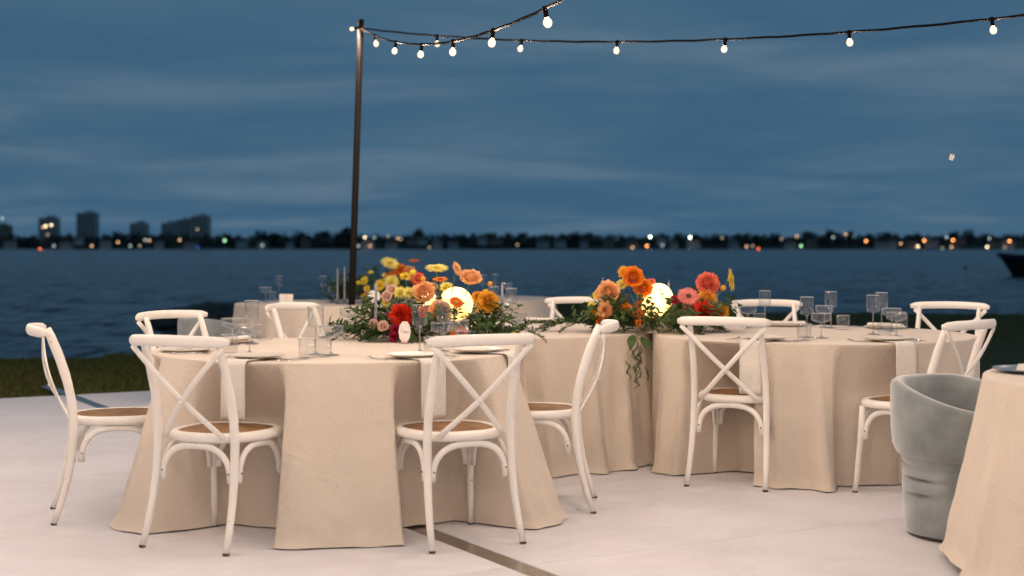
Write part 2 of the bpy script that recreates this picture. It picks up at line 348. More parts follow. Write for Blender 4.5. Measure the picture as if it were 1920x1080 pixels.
# water: fan of swells reaching the far shore
wb = MB(); NR, NA = 420, 250
def wv(x, y, d):
    if d > 480: return 0
    k = min(1, (480 - d) / 380)
    return k * (.030 * math.sin(.9 * y + .25 * x + 1.5 * noise.noise((x * .2, y * .2, 4))) + .16 * noise.noise((x * .30, y * .38, 0)) + .08 * noise.noise((x * .8, y * .7, 9)))
def waterp(u, v):
    d = 11 * (2600 / 11) ** u; a = R(-62 + 124 * v); x, y = d * math.sin(a), d * math.cos(a); return (x, y, WZ + wv(x, y, d))
wb.grid(waterp, NR, NA); tag(wb.build('river', M['water']), 'choppy dark blue river at dusk', kind='structure')

# grass blades on the strips of lawn in view
gb = MB(); gr = random.Random(3)
def blades(n, x0, x1, y0, y1, h):
    for _ in range(n):
        y = y0 + (y1 - y0) * gr.random(); x = (x0 + (x1 - x0) * gr.random()) * y
        if y > shore_y(x) - .02: continue
        rel = Vector((x, y, 0)) - FLOOR_O; 
        if rel.dot(FB) > -.02 and rel.dot(FA) < 2.2: continue
        if rel.dot(FB) > -PB - .02 and rel.dot(FA) > 1.5: continue
        if noise.noise((x * .8, y * .8, 5)) < -.42: continue
        hh = h * (.5 + gr.random()) * (1 + .5 * noise.noise((x * .6, y * .6, 2))); a = gr.random() * 6.28; wd = .006 + .004 * gr.random(); l = hh * (.2 + .7 * gr.random()); b = gr.random() * 6.28
        z = lawn_z(x, y) - .005; dx, dy = wd * math.cos(a), wd * math.sin(a); lx, ly = l * math.cos(b), l * math.sin(b)
        gb.add([(x - dx, y - dy, z), (x + dx, y + dy, z), (x + lx * .4 + dx * .6, y + ly * .4 + dy * .6, z + hh * .6), (x + lx * .4 - dx * .6, y + ly * .4 - dy * .6, z + hh * .6), (x + lx, y + ly, z + hh)], [(0, 1, 2, 3), (3, 2, 4)])
blades(26000, -.40, -.22, 11.8, 17.2, .05); blades(15000, .02, .42, 15, 29, .06); blades(3000, -.05, .06, 24, 37, .07)
tag(gb.build('lawn_grass', M['blade'], None, False), 'short rough grass on the lawn', 'grass', kind='stuff')

# rocks at the water's edge
rr_ = random.Random(12); ri = 0
for (px, py, w_, h_) in [(318, 592, 1.0, .32), (340, 584, 1.2, .55), (362, 578, 1.3, .75), (388, 574, 1.2, .85), (412, 571, 1.4, .95), (436, 572, 1.1, .9), (455, 580, 1.2, .7), (330, 600, .9, .3), (372, 598, 1.1, .4), (400, 596, 1.0, .5), (428, 594, 1.1, .55)]:
    d = 49 + rr_.random() * 4.0; p = at(px, py, None, d); seed = rr_.random() * 50; mb = MB(); mb.ball((0, 0, 0), 1, 9, 12)
    top = p.z
    zc = (top + WZ - .25) / 2; hz = (top - (WZ - .25)) / 2 + .06
    vv = []
    for q in mb.v:
        k = 1 + .33 * noise.noise((q[0] * 1.3 + seed, q[1] * 1.3, q[2] * 1.3)) + .14 * noise.noise((q[0] * 3.5 + seed, q[1] * 3.5, q[2] * 3.5)); vv.append((q[0] * w_ * .8 * k, q[1] * w_ * .85 * k, q[2] * hz * k))
    mb.v = vv; o = mb.build('shore_rock', M['rock'], None, False, (p.x, p.y, zc)); ri += 1
    tag(o, 'dark rock in the heap at the river edge, %s from the left, %s row' % (nth(ri), 'upper') if ri <= 7 else 'dark rock in the heap at the river edge, %s from the left, lower row' % nth(ri - 7), 'rock', 'rocks at the river edge')

# ------------------------------------------------------------------ far shore
FD = 1420.0
M['hill'] = mat('far_hill', (.075, .085, .075), 1, spec=.05, noise_s=.02, amt=.3)
M['ftree'] = mat('far_foliage', (.11, .125, .105), 1, spec=.05, noise_s=.12, amt=.3)
M['trunk'] = mat('far_trunk', (.04, .032, .025), 1)
M['fwall'] = mat('far_pale_wall', (.52, .50, .47), .9, noise_s=.1, amt=.1)
M['fwall2'] = mat('far_grey_wall', (.46, .45, .44), .9, noise_s=.1, amt=.15)
M['fwall3'] = mat('far_brown_wall', (.27, .21, .17), .9, noise_s=.1, amt=.15)
M['froof'] = mat('far_roof', (.09, .07, .06), .9); M['fglass'] = mat('far_window_glass', (.04, .05, .06), .2)
def fz(py): return CAMH - (py - HOR) / FPX * FD
def fx(px): return (px - 960) / FPX * FD
hb = MB()
def hill(u, v):
    x = -900 + 1800 * u; h = 3.5 + 3 * noise.noise((x * .006, 0, 3)) + 1.5 * noise.noise((x * .03, 0, 7)) + (3 if x > 150 else 0) * min(1, max(0, (x - 150) / 200))
    y = FD - 4 + 260 * v; return (x, y + 30 * noise.noise((x * .004, 5, 0)) * (1 - v) * .15, WZ - 1 + (1.7 + h) * min(1, v * 5) ** .7 + 5 * v)
hb.grid(hill, 220, 14); tag(hb.build('far_shore_hill', M['hill']), 'low dark land along the far shore', kind='structure')
tr = random.Random(21)
def crown(mb, c, rx, rz, n, s):
    for _ in range(n):
        while True:
            p = Vector((tr.uniform(-1, 1), tr.uniform(-1, 1), tr.uniform(-1, 1)))
            if .25 < p.length < 1: break
        p = Vector((c[0] + p.x * rx, c[1] + p.y * rx, c[2] + p.z * rz)); a = Vector((tr.uniform(-1, 1), tr.uniform(-1, 1), tr.uniform(-1, 1))).normalized(); b = a.orthogonal().normalized(); q = s * (.6 + .8 * tr.random())
        mb.add([p - a * q, p + b * q * .7, p + a * q, p - b * q * .7], [(0, 1, 2, 3)])
wd = MB()                                     # the continuous wood reads as one mass
x = -560
while x < 560:
    h = 11.8 + 4.0 * noise.noise((x * .02, 2, 0)) + tr.uniform(-2, 1.5); r_ = tr.uniform(5, 9); y = FD + tr.uniform(12, 60)
    crown(wd, (x, y, h * .5 + 1), r_, h * .55, 46, 2.2); x += tr.uniform(3.5, 6)
tag(wd.build('far_woodland', M['ftree'], None, False), 'dark wood reading as one mass along the far shore', 'woodland', kind='stuff')
protos = []
for k in range(4):
    e_ = empty('shore_tree', (0, 0, 0)); t_ = MB(); t_.tube([(0, 0, -.5), (.2, 0, 3), (.1, .1, 6)], [.5, .38, .2], 6); t_.tube([(.15, 0, 3.4), (1.6, .3, 5.8)], [.25, .12], 5); t_.tube([(.15, 0, 3.8), (-1.5, -.3, 6.2)], [.25, .12], 5); t_.build('trunk', M['trunk'], e_)
    cm = MB()
    for q in range(7): crown(cm, (tr.uniform(-2.6, 2.6), tr.uniform(-2, 2), tr.uniform(4.6, 8.6)), tr.uniform(1.5, 2.4), tr.uniform(1.3, 2.0), 34, .75)
    cm.build('crown', M['ftree'], e_, False); protos.append(e_)
tree_px = [(488, 431), (510, 436), (555, 432), (600, 431), (632, 436), (651, 423), (783, 428), (830, 437), (865, 439), (917, 437), (940, 441), (980, 434), (1005, 440), (1055, 438), (1080, 434), (1145, 441), (1280, 441), (1312, 437), (1360, 440), (1425, 438), (1465, 436), (1530, 431), (1561, 430), (1602, 431), (1640, 437), (1678, 434), (1725, 436), (1800, 432), (1830, 429), (1865, 436), (1900, 438), (209, 433), (40, 444), (240, 438), (410, 436), (440, 440)]
for i, (px, py) in enumerate(tree_px):
    o = protos[i] if i < 4 else copy_tree(protos[i % 4])
    H_ = fz(py); o.location = (fx(px), FD + 8 + (i * 7 % 30), .6); s = max(.5, (H_ - .6) / 10.0); o.scale = (s * tr.uniform(.8, 1.25), s, s); o.rotation_euler = (0, 0, tr.random() * 6)
    tag(o, 'dark tree standing out of the far wood, %s from the left' % nth(1 + sum(1 for q in tree_px if q[0] < px)), 'tree', 'trees on the far shore')
def lit(name, col, st): return mat(name, col, .5, emit=(col, st))
LC = {'white': lit('light_white', (1, .97, .86), 12), 'cream': lit('light_cream', (1, .78, .46), 7), 'orange': lit('light_orange', (1, .38, .10), 9), 'tan': lit('light_tan', (1, .55, .28), 3.0),
      'green': lit('light_green', (.45, 1, .45), 5), 'grey': lit('light_grey', (.75, .9, .85), 1.6), 'red': lit('light_red', (1, .14, .05), 8), 'blue': lit('light_blue', (.1, .2, 1), 1), 'dim': lit('light_dim', (.9, .7, .45), 1.2)}
# apartment towers
towers = [(0, 14, 422, 'dark stub of a tower cut by the left picture edge', 'fwall3', 4), (72, 104, 408, 'tower block with a cluster of lit windows, second from the left edge', 'fwall2', 9), (143, 178, 399, 'tallest plain grey tower block on the far left skyline', 'fwall2', 10), (243, 273, 418, 'short pale tower block standing alone between the taller ones', 'fwall', 7), (302, 330, 418, 'low left wing of the stepped apartment block', 'fwall2', 6), (330, 358, 412, 'middle step of the stepped apartment block', 'fwall2', 7), (358, 390, 405, 'highest step of the stepped apartment block, at its right end', 'fwall', 8)]
for (x0, x1, yt, lab, wm, fl) in towers:
    X0, X1 = fx(x0 if x0 else -22), fx(x1); zt = fz(yt); yb = FD + 70; k = (yb / FD); X0 *= k; X1 *= k; zt = CAMH + (zt - CAMH) * k; wdt = X1 - X0
    o = empty('apartment_tower', ((X0 + X1) / 2, yb, 0)); b_ = MB(); b_.box((0, 8, zt / 2), (wdt, 16, zt)); b_.build('wall', M[wm], o, False)
    b_ = MB(); b_.box((wdt * .1, 8, zt + 1.1), (wdt * .45, 8, 2.2)); b_.build('roof_plant_room', M['fwall2'], o, False)
    nf = max(4, int(zt / 3.2))
    for f in range(1, nf):
        b_ = MB(); b_.box((0, -.35, f * zt / nf), (wdt * .94, .7, .5)); b_.build('balcony', M['fwall'], o, False)
    for f in range(3, nf):
        for q in range(4):
            b_ = MB(); b_.box((wdt * (-.36 + .24 * q), -.06, (f + .5) * zt / nf), (wdt * .15, .12, 1.7)); b_.build('window', M['fglass'], o, False)
    tag(o, lab, 'tower block')
# houses
hr = random.Random(5); hx = [22, 128, 150, 200, 300, 360, 455, 492, 545, 575, 690, 735, 775, 790, 820, 850, 905, 930, 1018, 1050, 1095, 1140, 1185, 1240, 1262, 1300, 1375, 1480, 1520, 1650, 1668, 1705, 1745, 1790, 1800, 1860, 1885, 1905]
for i, px in enumerate(hx):
    X = fx(px); W_, D_, Hh = hr.uniform(7, 13), hr.uniform(6, 9), hr.uniform(3.2, 6.2); zb = hr.choice([.3, .6, 1.8, 4.5]); o = empty('shore_house', (X, FD - 3.0 - hr.random() * 2, zb), hr.uniform(-.2, .2)); wm = M[hr.choice(['fwall', 'fwall', 'fwall2', 'fwall3'])]
    b_ = MB(); b_.box((0, 0, Hh / 2 - 1), (W_, D_, Hh + 2)); b_.build('wall', wm, o, False)
    b_ = MB(); e_ = .5; hh = Hh + hr.uniform(1.4, 2.4)
    b_.add([(-W_/2-e_, -D_/2-e_, Hh+.01), (W_/2+e_, -D_/2-e_, Hh+.01), (W_/2+e_, D_/2+e_, Hh+.01), (-W_/2-e_, D_/2+e_, Hh+.01), (-W_/2+1.5, 0, hh), (W_/2-1.5, 0, hh)], [(3, 2, 1, 0), (0, 1, 5, 4), (1, 2, 5), (2, 3, 4, 5), (3, 0, 4)]); b_.build('roof', M['froof'], o, False)
    for q in range(3):
        b_ = MB(); b_.box((W_ * (-.32 + .32 * q), -D_ / 2 - .05, Hh * .55), (W_ * .17, .1, 1.5)); b_.build('window', M['fglass'], o, False)
    tag(o, 'small blurred house on the far shore, %s from the left' % nth(i + 1), 'house', 'houses on the far shore')
lights = [(4, 409, 'grey'), (86, 424, 'cream'), (96, 422, 'cream'), (81, 426, 'tan'), (89, 440, 'dim'), (101, 461, 'grey'), (172, 461, 'tan'), (221, 454, 'tan'), (244, 461, 'grey'), (272, 450, 'grey'), (280, 451, 'tan'), (262, 461, 'dim'), (337, 450, 'tan'), (370, 430, 'dim'), (421, 451, 'green'), (75, 467, 'red'),
          (684, 445, 'cream'), (702, 445, 'grey'), (727, 443, 'dim'), (746, 447, 'tan'), (752, 448, 'dim'), (694, 461, 'tan'), (672, 461, 'grey'), (805, 464, 'dim'), (492, 460, 'grey'), (970, 459, 'dim'), (1186, 464, 'tan'), (1213, 461, 'orange'), (1219, 444, 'white'), (1242, 460, 'grey'), (1294, 445, 'white'), (1400, 462, 'tan'), (1411, 461, 'dim'), (1422, 467, 'red'), (1354, 446, 'dim'),
          (1465, 448, 'dim'), (1494, 443, 'tan'), (1502, 461, 'green'), (1562, 445, 'grey'), (1586, 439, 'tan'), (1624, 452, 'orange'), (1689, 457, 'tan'), (1721, 462, 'cream'), (1733, 451, 'orange'), (1767, 465, 'dim'), (1775, 445, 'grey'), (1787, 450, 'orange'), (1784, 463, 'tan'), (1851, 463, 'cream'), (1855, 447, 'grey'), (1884, 464, 'dim'), (1893, 452, 'orange'), (371, 464, 'blue')]
LAB = {'cream': 'warm cream light', 'orange': 'glowing orange light', 'tan': 'soft amber light', 'grey': 'faint greenish white light', 'dim': 'barely lit brownish light', 'green': 'bright green light', 'red': 'red beacon light', 'blue': 'small blue light', 'white': 'brilliant white floodlight'}
lamp_me = {}; post_me = {}
for i, (px, py, k) in enumerate(lights):
    d = FD - 12; z = CAMH - (py - HOR) / FPX * d; X = (px - 960) / FPX * d
    o = empty('shore_lamp', (X, d, min(z - .3, .2)))
    if k not in lamp_me: mb = MB(); mb.ball((0, 0, 0), .85, 6, 8); lamp_me[k] = mb.mesh('lamp_head', LC[k])
    z0 = min(z - .3, .2); hgt = round(z - z0, 1)
    if hgt not in post_me: mb = MB(); mb.tube([(0, 0, -1.2), (0, 0, hgt - .9)], [.14, .10], 6); post_me[hgt] = mb.mesh('post', M['fwall2'])
    link('post', post_me[hgt], o); link('lamp_head', lamp_me[k], o, (0, 0, z - z0))
    if k == 'white': tag(o, 'brilliant white floodlight on the far shore, %s of the pair' % ('left' if px < 1250 else 'right'), 'lamp', 'lights along the far shore')
    else:
        same = sorted(q[0] for q in lights if q[2] == k); lab = LAB[k] + ' on the far shore' + (', %s of its kind from the left' % nth(same.index(px) + 1) if len(same) > 1 else '')
        tag(o, lab, 'lamp', 'lights along the far shore')
# moored boat (bow only in the picture) and buoy
M['hull'] = mat('black_hull', (.010, .011, .014), .5); M['hullb'] = mat('navy_band', (.015, .022, .06), .4); M['deck'] = mat('boat_deck', (.25, .27, .3), .6); M['buoy'] = mat('orange_buoy', (.35, .16, .02), .6)
BD = 132.0; bow = at(1868, 474, None, BD); bt = empty('moored_boat', (bow.x, BD, WZ), R(-8))
L_, FH = 12.0, bow.z - WZ
def hullp(u, v):
    x = L_ * u; hw = 1.35 * (1 - (1 - min(1, u * 2.0)) ** 2.0) ** .8 + .02; q = abs(v * 2 - 1); sgn = 1 if v > .5 else -1
    top = FH * (1 - .28 * min(1, u * 1.3)); fwd = 1.5 * (1 - q) * max(0, 1 - u * 2.5); zz_ = -.3 + (top + .3) * q ** .8
    return (x + fwd, sgn * hw * (q ** .5), zz_)
hb_ = MB(); hb_.grid(hullp, 18, 16); hb_.build('hull', M['hull'], bt)
db = MB(); db.grid(lambda u, v: (L_ * u, (v * 2 - 1) * .97 * (1.35 * (1 - (1 - min(1, u * 2.0)) ** 2.0) ** .8 + .02), FH * (1 - .28 * min(1, u * 1.3)) - .06), 18, 2); db.build('deck', M['deck'], bt)
for sg in (-1, 1):
    gw = MB(); gw.tube([(L_ * u / 12, sg * (1.35 * (1 - (1 - min(1, u / 12 * 2)) ** 2) ** .8 + .03), FH * (1 - .28 * min(1, u / 12 * 1.3)) - .28) for u in range(13)], .07, 6); gw.build('rubbing_strake', M['hullb'], bt)
cbm = MB(); cbm.box((5.6, 0, FH * .72 + .5), (2.2, 1.7, 1.0), 0, .8); cbm.build('cabin', M['deck'], bt, False)
cl = MB(); cl.box((1.35, 0, FH * .86 + .12), (.42, .22, .22)); cl.build('cleat', M['fwall'], bt, False)
tag(bt, 'dark boat bow on the water cut by the right picture edge', 'boat')
by = at(1810, 503, WZ + .12); bo = empty('mooring_buoy', (by.x, by.y, WZ)); mb = MB(); mb.ball((0, 0, .12), .27, 8, 12); mb.build('float', M['buoy'], bo); mb = MB(); mb.tube([(0, 0, .36), (0, 0, .5)], .04, 6); mb.build('ring_stem', M['bolt'], bo)
tag(bo, 'small dull orange mooring buoy floating near the boat', 'buoy')

# ------------------------------------------------------------------ chairs
def make_chair():
    r = empty('cross_back_chair', (0, 0, 0))
    for s in (-1, 1):
        mb = MB(); pts = [(s*.208, -.085, .008), (s*.204, -.056, .09), (s*.199, -.026, .20), (s*.195, -.006, .32), (s*.192, 0, .44), (s*.190, -.006, .54), (s*.188, -.028, .64), (s*.187, -.060, .74), (s*.186, -.092, .82), (s*.186, -.110, .862)]
        mb.tube(pts, [(.0140, .0135), (.0150, .0155), (.0162, .017), (.0176, .019), (.0182, .020), (.0176, .0205), (.0168, .021), (.0158, .0205), (.0145, .019), (.012, .015)], 10, (0, 1, 0)); mb.build('back_leg', M['paint'], r)
        mb = MB(); mb.lathe([(.014, 0), (.0145, .008)], 10, (s*.2085, -.086, 0), True, True); mb.build('foot_pad', M['foot'], r)
        mb = MB(); pts = [(s*.196, .400, .008), (s*.191, .392, .10), (s*.186, .384, .20), (s*.183, .378, .262), (s*.182, .376, .275), (s*.180, .372, .32), (s*.178, .368, .44)]
        mb.tube(pts, [.0135, .0145, .0155, .016, .019, .0195, .018], 10, (0, 1, 0)); mb.build('front_leg', M['paint'], r)
        mb = MB(); mb.lathe([(.014, 0), (.0145, .008)], 10, (s*.1965, .401, 0), True, True); mb.build('foot_pad', M['foot'], r)
    # seat: bentwood ring + woven panel
    def outl(t, k):
        c, s = math.cos(t), math.sin(t); e_ = 2 / 2.7
        y = .205 + (.222 - k) * math.copysign(abs(s) ** e_, s); x = (.222 - k) * math.copysign(abs(c) ** e_, c) * (.90 + .10 * min(1, y / .25)); return x, y
    ring = []
    for k, z in ((.012, .436), (0, .442), (-.002, .456), (.002, .468), (.010, .4745), (.030, .4755), (.036, .470)): ring.append((k, z))
    mb = MB(); mb.grid(lambda u, v: (*outl(2 * math.pi * v, ring[round(u * 6)][0]), ring[round(u * 6)][1]), 6, 40, True); mb.build('seat_frame', M['paint'], r)
    mb = MB(); mb.grid(lambda u, v: (*outl(2 * math.pi * v, .034 + u * .1875), .472 + .014 * math.sin(u * math.pi / 2)), 6, 36, True); mb.build('woven_seat', M['wicker'], r)
    mb = MB(); mb.grid(lambda u, v: (*outl(2 * math.pi * v, .012 + u * .21), .437), 2, 36, True); mb.build('seat_underside', M['paint'], r)
    # top rail
    ry = lambda x: -.195 + .075 * (x / .245) ** 2
    pts, rad = [], []
    for i in range(17):
        x = -.248 + .496 * i / 16; q = abs(x) / .248; k = 1 if q < .8 else max(.25, math.sqrt(max(0, 1 - ((q - .8) / .2) ** 2)))
        pts.append((x, ry(x), .862 + .008 * (1 - q * q))); rad.append((.0125 * k, .0240 * (.35 + .65 * k)))
    mb = MB(); mb.tube(pts, rad, 14); mb.build('top_rail', M['paint'], r)
    for s in (-1, 1):
        a, b = Vector((s*.224, -.132, .842)), Vector((-s*.152, -.016, .458)); pts = []
        for i in range(13):
            t = i / 12; p = a.lerp(b, t); p.y -= .034 * math.sin(math.pi * min(1, t * 1.02)) + s * .006 * math.sin(math.pi * t); pts.append(p)
        mb = MB(); mb.tube(pts, [(.0128, .0052)] * 13, 8, (0, 1, 0)); mb.build('cross_brace', M['paint'], r)
    mb = MB(); mb.ball((0, -.104, .612), .008, 6, 8); mb.build('cross_bolt', M['paint'], r)
    # bentwood arches under the seat
    def arch(p0, p1, ins):
        p0, p1 = Vector(p0), Vector(p1); m = (p0 + p1) / 2; h = (p1 - p0) / 2; h = h * (1 - ins / h.length); pts = []
        for i in range(17):
            t = math.pi * i / 16; c, s_ = math.cos(t), math.sin(t); c = math.copysign(abs(c) ** .72, c); pts.append(m - h * c + Vector((0, 0, .275 + .148 * abs(s_) ** .8)))
        mb = MB(); mb.tube(pts, [(.0145, .0105)] * 17, 8, (p1 - p0).cross(Vector((0, 0, 1)))); mb.build('arched_brace', M['paint'], r)
        for e_ in (pts[1], pts[15]):
            n_ = (p1 - p0).cross(Vector((0, 0, 1))).normalized(); k = 1 if n_.dot(m - Vector((0, .2, 0))) > 0 else -1
            q = e_ + n_ * k * .0105; bb = MB(); bb.ball(q, .0042, 5, 6); bb.build('bolt', M['bolt'], r)
    arch((-.195, .000, 0), (.195, .000, 0), .026); arch((-.184, .378, 0), (.184, .378, 0), .026)
    for s in (-1, 1): arch((s*.192, .006, 0), (s*.183, .374, 0), .026)
    return r
CH = make_chair()
T1, T2, T3 = Vector((-.839, 7.08, 0)), Vector((-.05, 8.76, 0)), Vector((1.723, 8.29, 0))     # the three touching round tables
T4, T5, T6 = Vector((-1.60, 12.75, 0)), Vector((-.42, 13.95, 0)), Vector((2.72, 5.40, 0))
TR = .915
def facing(p, c): return math.atan2(c.y - p.y, c.x - p.x)
chairs = [  # (rear-feet midpoint, facing in degrees or None = towards the table, table, label)
    (Vector((-2.12, 6.66, 0)), None, T1, 'white cross back chair seen side on at the far left'),
    (Vector((-1.345, 5.90, 0)), 66, T1, 'white cross back chair at front left, its back to the camera'),
    (Vector((-.140, 5.96, 0)), 117, T1, 'white cross back chair seen from behind at the middle front'),
    (Vector((-1.86, 7.98, 0)), -38, T1, 'white cross back chair facing the camera behind the front table, left side'),
    (Vector((.395, 6.95, 0)), 176, T1, 'white cross back chair side on, right of the front table, facing left'),
    (Vector((-1.36, 9.10, 0)), -34, T2, 'white cross back chair at the left end of the middle table'),
    (Vector((.47, 10.12, 0)), -100, T2, 'white cross back chair between the two flower centrepieces'),
    (Vector((1.10, 7.42, 0)), 66, T3, 'white cross back chair with full back view at the right table'),
    (Vector((2.22, 7.10, 0)), 133, T3, 'white cross back chair half hidden behind the grey tub chair'),
    (Vector((1.70, 9.62, 0)), -90, T3, 'white cross back chair facing the camera, nearest the second flower centrepiece'),
    (Vector((2.80, 9.24, 0)), -118, T3, 'white cross back chair facing the camera at the right, before the lawn')]
seat_ang = {}
for i, (p, f, t, lab) in enumerate(chairs):
    o = CH if i == 0 else copy_tree(CH); a = R(f) if f is not None else facing(p, t); fw = Vector((math.cos(a), math.sin(a), 0))
    o.location = p + fw * .085; o.rotation_euler = (0, 0, a - math.pi / 2); tag(o, lab, 'chair', 'cross back chairs around the tables')
    sf = p + fw * (.085 + .43); rel = sf - t; seat_ang.setdefault(t[0], []).append((math.atan2(rel.y, rel.x), rel.length))

# ------------------------------------------------------------------ tables and cloths
def sstep(a, b, x):
    t = min(1, max(0, (x - a) / (b - a))); return t * t * (3 - 2 * t)
def adiff(a, b): return (a - b + math.pi) % (2 * math.pi) - math.pi
TZ = .745
def cloth_mesh(seed, dents, flare, Rt=TR, hem=.002, special=(), nth=640, nfold=15, famp=.03):
    rg = random.Random(seed); folds = []
    for i in range(nfold):
        folds.append((2 * math.pi * (i + rg.uniform(-.3, .3)) / nfold, rg.uniform(.045, .10), rg.uniform(.5, 1.3), rg.uniform(-.06, .06)))
    NT, NE, ND = 7, 4, 44; ztop = TZ + .004; er = .007
    def dent_w(th, zc):
        best = 0; rd = 0
        for (a, l) in dents:
            q = 1 - sstep(R(10.5) + R(1.5) * zc, R(15.5), abs(adiff(th, a)))
            if q > best: best, rd = q, l
        return best, rd
    def p(u, v):
        th = 2 * math.pi * v; i = round(u * (NT + NE + ND))
        if i <= NT:
            r = Rt * (i / NT) * .985 if i < NT else Rt * .985
            return (r * math.cos(th), r * math.sin(th), ztop + .0012 * noise.noise((r * 5 * math.cos(th) + seed, r * 5 * math.sin(th), 0)))
        if i <= NT + NE:
            q = (i - NT) / NE * math.pi / 2; r = Rt * .985 + er * math.sin(q); z = ztop - er * (1 - math.cos(q)); t = 0
            return (r * math.cos(th), r * math.sin(th), z)
        t = (i - NT - NE) / ND; z = (ztop - er) * (1 - t) + hem * t; Rb = Rt * .985 + er
        zc = min(1, max(0, (.742 - z) / .25)); zc = zc * (1.35 - .35 * zc) if zc < 1 else 1; dw, dl = dent_w(th, zc); ff = 0; lean = 0
        for (a, wv_, am, le) in folds:
            x = abs(adiff(th, a + le * t)) / (wv_ * 1.7); k = (1 - x) ** 1.35 * (1 - .25 * math.exp(-(x / .12) ** 2)) if x < 1 else 0; ff += am * k
        for (a0, a1, ex) in special:                       # boxy folds that stand out between the chairs
            mid, hw = (a0 + a1) / 2, (a1 - a0) / 2; x = abs(adiff(th, mid)); k = 1 - sstep(hw - R(1.5), hw + R(3.5), x); lean = max(lean, k * ex / max(.8, math.cos(min(x, .5))))
        out = flare * t ** 1.1 + famp * (ff - .45) * t ** .75 + lean * t ** .95
        wr = adiff(th, 0) * 9 + z * 7; out += .006 * t * abs(noise.noise((wr + seed, z * 1.5 - wr * .2, 3))) ** .7
        out += .010 * t * noise.noise((math.cos(th) * 4 + seed, math.sin(th) * 4, z * 2.2)) + .006 * t * noise.noise((math.cos(th) * 11 + seed, math.sin(th) * 11, z * 5))
        out = .5 * (out + math.sqrt(out * out + .00012 * t)); r = Rb + out          # never behind the table edge
        if dw > 0:
            rd = min(dl - .035, Rb - .02)
            rdent = Rb + (rd - Rb) * zc + famp * .35 * (ff - .5) * zc; r = r + (rdent - r) * dw
        zz_ = z
        if .925 < t < .955: r -= .0012
        if t > .9: r += (.02 + .010 * noise.noise((math.cos(th) * 7 + seed, math.sin(th) * 7, 2)) + .004 * noise.noise((math.cos(th) * 24, math.sin(th) * 24, seed))) * ((t - .9) / .1) ** 2 * (1 - .5 * dw); zz_ = max(hem + .004 * (1 + noise.noise((th * 9, seed, 0))), z)
        return (r * math.cos(th), r * math.sin(th), zz_)
    mb = MB(); mb.grid(p, NT + NE + ND, nth, True)
    return mb
def make_table(Rt):
    r = empty('round_table', (0, 0, 0)); mb = MB(); mb.lathe([(.0001, TZ - .02), (Rt - .045, TZ - .02), (Rt - .034, TZ - .018), (Rt - .032, TZ - .004), (Rt - .045, TZ - .001), (.0001, TZ - .001)], 48); mb.build('tabletop', M['wood'], r)
    for k in range(4):
        a = math.pi / 4 + k * math.pi / 2; mb = MB(); mb.tube([(.42 * math.cos(a), .42 * math.sin(a), 0), (.42 * math.cos(a), .42 * math.sin(a), TZ - .02)], .014, 8); mb.build('leg', M['steel'], r)
    return r
def seatd(t): return seat_ang.get(t[0], [])
tabs = [(T1, TR, cloth_mesh(1, seatd(T1), .06, special=((R(257), R(292), .16), (R(321), R(344), .22), (R(209), R(229), .17), (R(12), R(30), .06))), 'front'),
        (T2, TR, cloth_mesh(2, seatd(T2), .09, nfold=24, famp=.08), 'middle'),
        (T3, TR, cloth_mesh(3, seatd(T3), -.005, special=((R(252), R(281), .035), (R(196), R(216), .05)), nfold=22, famp=.085), 'right-hand'),
        (T4, .85, cloth_mesh(4, [], .08, .85, famp=.05), 'far left'), (T5, .85, cloth_mesh(5, [], .08, .85, famp=.05), 'farthest'),
        (T6, TR, cloth_mesh(6, [(R(131), .86)], .13, hem=.035, nfold=13, famp=.05), 'cropped corner')]
TL = {'front': 'round table under beige linen at the front left', 'middle': 'round table under beige linen between the front and right tables', 'right-hand': 'round table under beige linen before the lawn on the right', 'far left': 'round table in the back row, left of the dark pole', 'farthest': 'round table farthest back, behind the first flowers', 'cropped corner': 'round table cut by the right picture edge in the foreground'}
CL = {'front': 'beige linen cloth with a boxy fold between two chairs, front left', 'middle': 'beige linen cloth with hanging greenery, between the two larger drapes', 'right-hand': 'beige linen cloth with soft vertical folds on the right table', 'far left': 'pale blurred cloth on the back table left of the pole', 'farthest': 'pale blurred cloth on the table farthest back', 'cropped corner': 'beige cloth cut off by the right picture edge in the foreground'}
for (t, Rt, mb, nm) in tabs:
    o = make_table(Rt); o.location = t; tag(o, TL[nm], 'table', 'round tables')
    c = mb.build('tablecloth', M['cloth'], None, True, t); tag(c, CL[nm], 'tablecloth', 'linen tablecloths')
TOP = TZ + .0055

